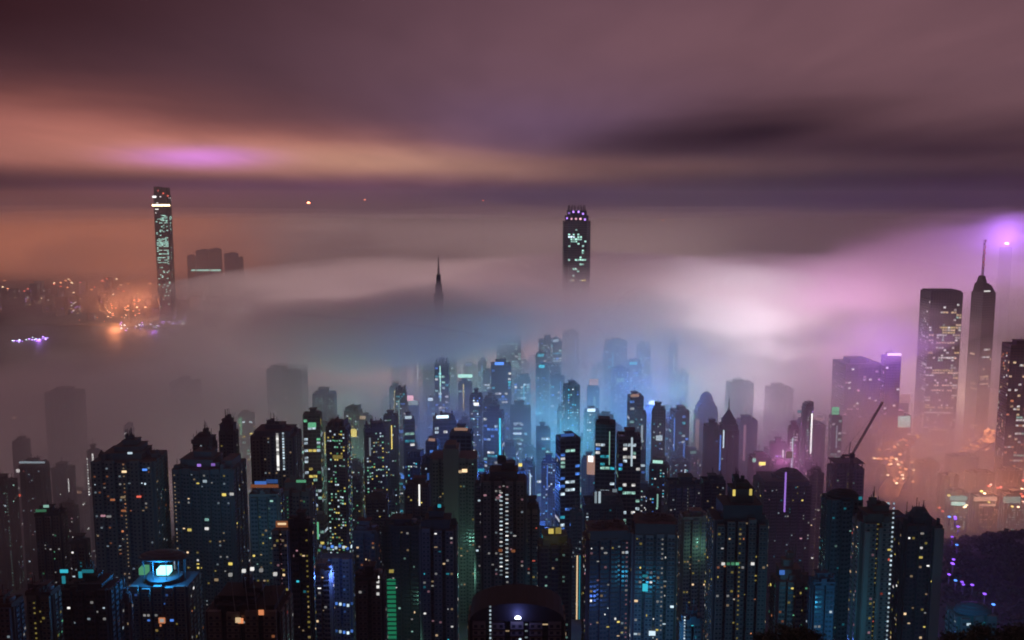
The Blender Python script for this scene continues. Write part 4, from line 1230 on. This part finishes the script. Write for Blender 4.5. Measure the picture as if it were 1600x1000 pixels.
def up(x, y, z, colour, power, size=260.0, spread=150.0):
    """added upward disc, unseen by the camera, that brightens the fog from below"""
    l = bpy.data.lights.new('fog_fill_light', 'AREA'); l.shape = 'DISK'; l.color = colour; l.energy = power; l.size = size
    l.spread = math.radians(spread)
    o = bpy.data.objects.new('fog_fill_light', l); COL.objects.link(o); o.location = (x, y, z); o.rotation_euler = (math.pi, 0, 0)
    return o


def lp(px, py, D, colour, power, r=4.0): return light('street_light', at(px, py, D), colour, power, r)


C_CY = (.12, .62, 1.0); C_BL = (.10, .25, 1.0); C_MI = (.35, 1.0, .75); C_OR = (1.0, .30, .12); C_PI = (1.0, .62, .78); C_VI = (.45, .16, 1.0); C_WH = (1.0, .82, .86); C_WA = (1.0, .66, .45)
L = [
    # blue and cyan streets of the centre
    (1018, 630, 1190, C_BL, 4.5e5, 4), (985, 690, 1200, C_CY, 3e5, 4), (940, 700, 1160, C_CY, 1.5e5, 4), (885, 690, 1060, C_CY, 2.5e5, 4), (1045, 650, 1300, C_MI, 2.5e5, 4),
    (830, 660, 1250, C_CY, 1.8e5, 4), (780, 640, 1300, C_MI, 1e5, 4), (730, 600, 1330, C_MI, .8e5, 4), (850, 760, 900, C_BL, 2e5, 3), (980, 780, 880, C_CY, 7e4, 3),
    (690, 680, 1200, C_BL, 2.5e5, 4), (600, 700, 1150, C_CY, 1e5, 4), (520, 650, 1230, C_MI, .8e5, 4), (550, 740, 1000, C_MI, .6e5, 4),
    (900, 640, 1400, C_CY, .7e5, 4), (1080, 640, 1400, C_MI, 3e5, 5), (760, 740, 900, C_BL, 1.2e5, 3), (660, 780, 880, C_BL, .8e5, 3),
    # white-pink flood of the fog at right centre
    (1200, 640, 1300, C_PI, 2e5, 4), (1230, 712, 950, (1, .3, .8), 5e4, 3),
    # violet
    (1385, 545, 1280, C_VI, 3e5, 4), (1571, 366, 2060, C_VI, 8e5, 5), 
    # orange at the right
    (1400, 695, 1240, C_OR, 1.2e5, 2), (1392, 712, 1225, C_OR, .7e5, 2), (1405, 745, 1195, C_OR, .9e5, 2), (1418, 765, 1170, C_OR, 6e4, 2), (1545, 684, 1370, C_OR, 1.0e5, 2), (1520, 695, 1345, C_OR, .7e5, 2), (1470, 690, 1400, C_OR, .4e5, 3), (1500, 745, 1160, C_OR, 3e4, 2), (1580, 752, 1150, C_OR, 4e4, 2), (1490, 770, 1080, C_WA, 5e4, 3), (1550, 770, 1080, C_OR, 6e4, 3), (1500, 620, 1520, C_WA, 2e5, 5), (1590, 640, 1350, C_OR, 3e4, 5), (1440, 600, 1600, C_WA, 2.5e5, 5),
    # far shore
    (180, 490, 3150, C_OR, 1.5e6, 8), (220, 470, 3300, C_OR, 1.5e6, 8), (60, 527, 2850, C_VI, 2e5, 5), (240, 510, 3050, C_VI, 2e5, 5),
    
    # streets between the near towers
    (245, 870, 560, (.05, .5, 1), 1.2e4, 2), (960, 1020, 520, C_BL, 3e4, 2), (1030, 1010, 510, (.05, .5, .9), 3e4, 2), (525, 900, 560, C_BL, 3e4, 2), (900, 940, 640, C_CY, 2.5e4, 2),
    (1320, 1010, 510, (.05, .5, .9), 3e4, 2), (1230, 1010, 600, C_BL, 3e4, 2), (730, 900, 700, C_MI, 2e4, 2), (640, 1010, 600, C_MI, 8e3, 2), (410, 860, 600, C_CY, 1.5e4, 2),
    (1510, 985, 445, (.04, .5, .9), 4e4, 1.5), (1496, 830, 650, (.3, .1, 1), 6e4, 2), (1494, 880, 600, (.3, .1, 1), 4e4, 2), (1530, 915, 560, (.25, .15, 1), 4e4, 2), (330, 800, 650, (.05, .4, .7), 2e4, 2), (1098, 860, 690, C_MI, 4e3, .6),
]
for q in L: lp(*q[:3], q[3], q[4], q[5])
C_FOG = (1.0, .70, .64)
UP = [(-1150, 2350, C_FOG, 6e5), (-750, 2150, C_FOG, 6e5), (-350, 2050, C_FOG, 5e5), (-50, 2100, C_FOG, 6e5), (-950, 1800, C_FOG, 2e5), (-450, 1700, C_FOG, 3e5), (-150, 1750, C_FOG, 5e5), (150, 1850, C_FOG, 4e5),
      (250, 2300, C_WH, 6e5), (520, 1950, C_WH, 6e5), (655, 1850, (.9, .34, .8), 3.5e5), (700, 1950, C_PI, 4.5e5), (330, 1650, (1, .72, .85), 1e6), (120, 1500, (1, .6, .66), 8e5), (-100, 1500, (1, .6, .66), 6e5), (-400, 1250, (1, .65, .62), 1.5e5), (-620, 1150, (1, .65, .62), 1.2e5),
      (800, 2100, (.9, .3, .8), 3.5e5), (1000, 2200, (.9, .42, .75), 3.5e5), (1150, 1900, C_FOG, 3e5), (850, 1650, C_FOG, 1.6e5), (600, 1500, C_FOG, 2e5)]
for q in UP: up(q[0], q[1], 12, q[2], q[3] * 1.3)  # added fog fill, some of it over open harbour water
up(375, 1520, 70, (.95, .86, .95), 9e5, 110, 85)  # added narrow light to brighten the pale plume from below
up(650, 1850, 60, (.92, .34, .85), 3e5, 110, 90)  # added narrow light to tint the magenta billow
for i, x in enumerate(range(-3600, 3700, 600)):  # added wide discs that brighten the distant sea of fog
    k = .45 if x < -1200 else .24 if x < 700 else .05
    up(x, 5000, 12, C_OR if x < -1200 else C_FOG, 8e6 * k, 1100)
    up(x * 1.3, 6200, 12, C_OR if x < -1200 else C_FOG, 1.2e7 * k, 1400)


light('canopy_light', (PAV.x, PAV.y - 8, PAV.z + 9), (.02, .35, 1), 6e4, 1.5)
light('floodlight_beam', FL, (.2, .25, 1), 2500, 1.0)
light('crown_floodlight', YL, (1, .75, .1), 3000, 1.0)


# ================================================================= air: even haze and the fog banks
def volume(name, mb, dens, colour, build=None, aniso=.2, step=None):
    m = bpy.data.materials.new(name); m.use_nodes = True
    nt = m.node_tree; nt.nodes.clear(); n = NT(nt)
    v = n.node('ShaderNodeVolumePrincipled'); o = n.node('ShaderNodeOutputMaterial')
    v.inputs['Color'].default_value = (*colour, 1); v.inputs['Anisotropy'].default_value = aniso
    v.inputs['Density'].default_value = dens
    nt.links.new(v.outputs[0], o.inputs['Volume'])
    if build: n.put(v.inputs['Density'], build(n, dens))
    ob = mb.build(name, m, stuff=True)
    return ob


mb = MB(); mb.box(-8900, 8900, -55, 7100, -25, 497)
volume('haze', mb, .00009, (.95, .93, .95))


def bank(name, c, r, dens, soft=False, thr=.35, scale=3.0, seed=0.0, colour=(.97, .95, .97)):
    """billowy fog bank: density fades towards the rim of an ellipsoid and is broken by noise"""
    m = MB()
    n_, k_ = 20, 10
    for j in range(k_ + 1):
        th = math.pi * j / k_ - math.pi / 2
        for i in range(n_):
            a = 6.28318 * i / n_; m.v.append((max(.001, math.cos(th)) * math.cos(a) * r[0], max(.001, math.cos(th)) * math.sin(a) * r[1], math.sin(th) * r[2]))
    for j in range(k_):
        for i in range(n_):
            a = j * n_ + i; b = j * n_ + (i + 1) % n_; m.f.append((a, b, b + n_, a + n_))

    def build(n, d):
        t = n.node('ShaderNodeTexCoord')
        mp = n.node('ShaderNodeMapping'); mp.inputs['Scale'].default_value = (1 / r[0], 1 / r[1], 1 / r[2])
        n.t.links.new(t.outputs['Object'], mp.inputs[0])
        ln = n.node('ShaderNodeVectorMath', operation='LENGTH'); n.t.links.new(mp.outputs[0], ln.inputs[0])
        mp3 = n.node('ShaderNodeMapping'); mp3.inputs['Scale'].default_value = (1 / 380, 1 / 380, 1 / 120); mp3.inputs['Location'].default_value = (seed * 3, seed, seed)
        n.t.links.new(t.outputs['Object'], mp3.inputs[0])
        g2 = n.node('ShaderNodeTexNoise'); g2.inputs['Scale'].default_value = 1.0; g2.inputs['Detail'].default_value = 3
        n.t.links.new(mp3.outputs[0], g2.inputs['Vector'])
        rim = n.m('SUBTRACT', 1.0, ln.outputs['Value'], clamp=True)
        torn = n.m('SUBTRACT', n.m('SUBTRACT', 1.0, ln.outputs['Value']), n.m('MULTIPLY', n.m('SUBTRACT', g2.outputs[0], .42), 1.5), clamp=True)
        fall = n.m('MINIMUM', torn, n.m('MULTIPLY', rim, 3.0))
        mp2 = n.node('ShaderNodeMapping'); mp2.inputs['Scale'].default_value = (1 / 500, 1 / 500, 1 / 160); mp2.inputs['Location'].default_value = (seed, seed * 2, 0)
        n.t.links.new(t.outputs['Object'], mp2.inputs[0])
        g = n.node('ShaderNodeTexNoise'); g.inputs['Scale'].default_value = scale / 3; g.inputs['Detail'].default_value = 3
        n.t.links.new(mp2.outputs[0], g.inputs['Vector'])
        nn = n.m('ADD', g.outputs[0], .35) if soft else n.m('MULTIPLY', n.m('SUBTRACT', g.outputs[0], .36, clamp=True), 5.0)
        return n.m('MULTIPLY', n.m('MULTIPLY', n.m('MINIMUM', n.m('MULTIPLY', fall, 2.2), 1.0), nn), d)
    o = volume(name, m, dens, colour, build)
    o.location = c
    return o


# distant sea of fog beyond the far shore: four nested layers, thinning upwards and towards its front
fx = [-8000 + 400 * i for i in range(41)]
for front, top_, dn in ((4000, 384, .0001), (4200, 352, .00018), (4500, 330, .00025), (4900, 300, .0004), (5300, 262, .0006)):
    m = MB(); fy = [front, front + 350, front + 900, 6300, 6600, 6900]
    for y in fy:
        for x in fx:
            m.v.append((x, y, (top_ * .45 if y == front else top_ * .85 if y < front + 400 else top_) + 13 * math.sin(x * .0017 + y * .001 + top_) + 9 * math.sin(x * .0043 + top_ * 3) + 5 * math.sin(x * .009 + y * .004)))
    for y in fy:
        for x in fx: m.v.append((x, y, 6))
    K = len(fx); Q = len(fx) * len(fy)
    for j in range(len(fy) - 1):
        for i in range(K - 1):
            a = j * K + i; m.f.append((a, a + 1, a + K + 1, a + K)); m.f.append((Q + a, Q + a + K, Q + a + K + 1, Q + a + 1))
    for i in range(K - 1):
        m.f.append((Q + i, Q + i + 1, i + 1, i)); a = (len(fy) - 1) * K + i; m.f.append((a, a + 1, Q + a + 1, Q + a))
    for j in range(len(fy) - 1):
        a = j * K; m.f.append((a, a + K, Q + a + K, Q + a)); a = j * K + K - 1; m.f.append((a + K, a, Q + a, Q + a + K))
    volume('fog_bank', m, dn, (.96, .94, .96))
bank('fog_bank', (60, 1800, 240), (780, 820, 80), .013, seed=1.3)
bank('fog_bank', (520, 2100, 195), (650, 500, 120), .007, seed=4.1)
bank('fog_bank', (1180, 2120, 285), (480, 450, 130), .014, True, seed=7.7)
bank('fog_bank', (200, 2250, 100), (900, 850, 200), .0014, seed=2.2)
bank('fog_bank', (-1000, 3700, 140), (1700, 900, 240), .0009, True, seed=3.2)
bank('fog_bank', (120, 1580, 90), (1200, 920, 245), .0058, True, seed=9.1)
bank('fog_bank', (-480, 1150, 70), (800, 480, 215), .0055, True, seed=6.1)
bank('fog_bank', (1000, 1300, 120), (650, 420, 240), .0022, True, seed=5.5)
bank('fog_bank', (375, 1530, 232), (210, 210, 88), .014, seed=8.3)
bank('fog_bank', (655, 1850, 250), (250, 260, 95), .012, seed=2.9)
bank('fog_bank', (-130, 1320, 242), (290, 170, 70), .032, True, seed=3.3)
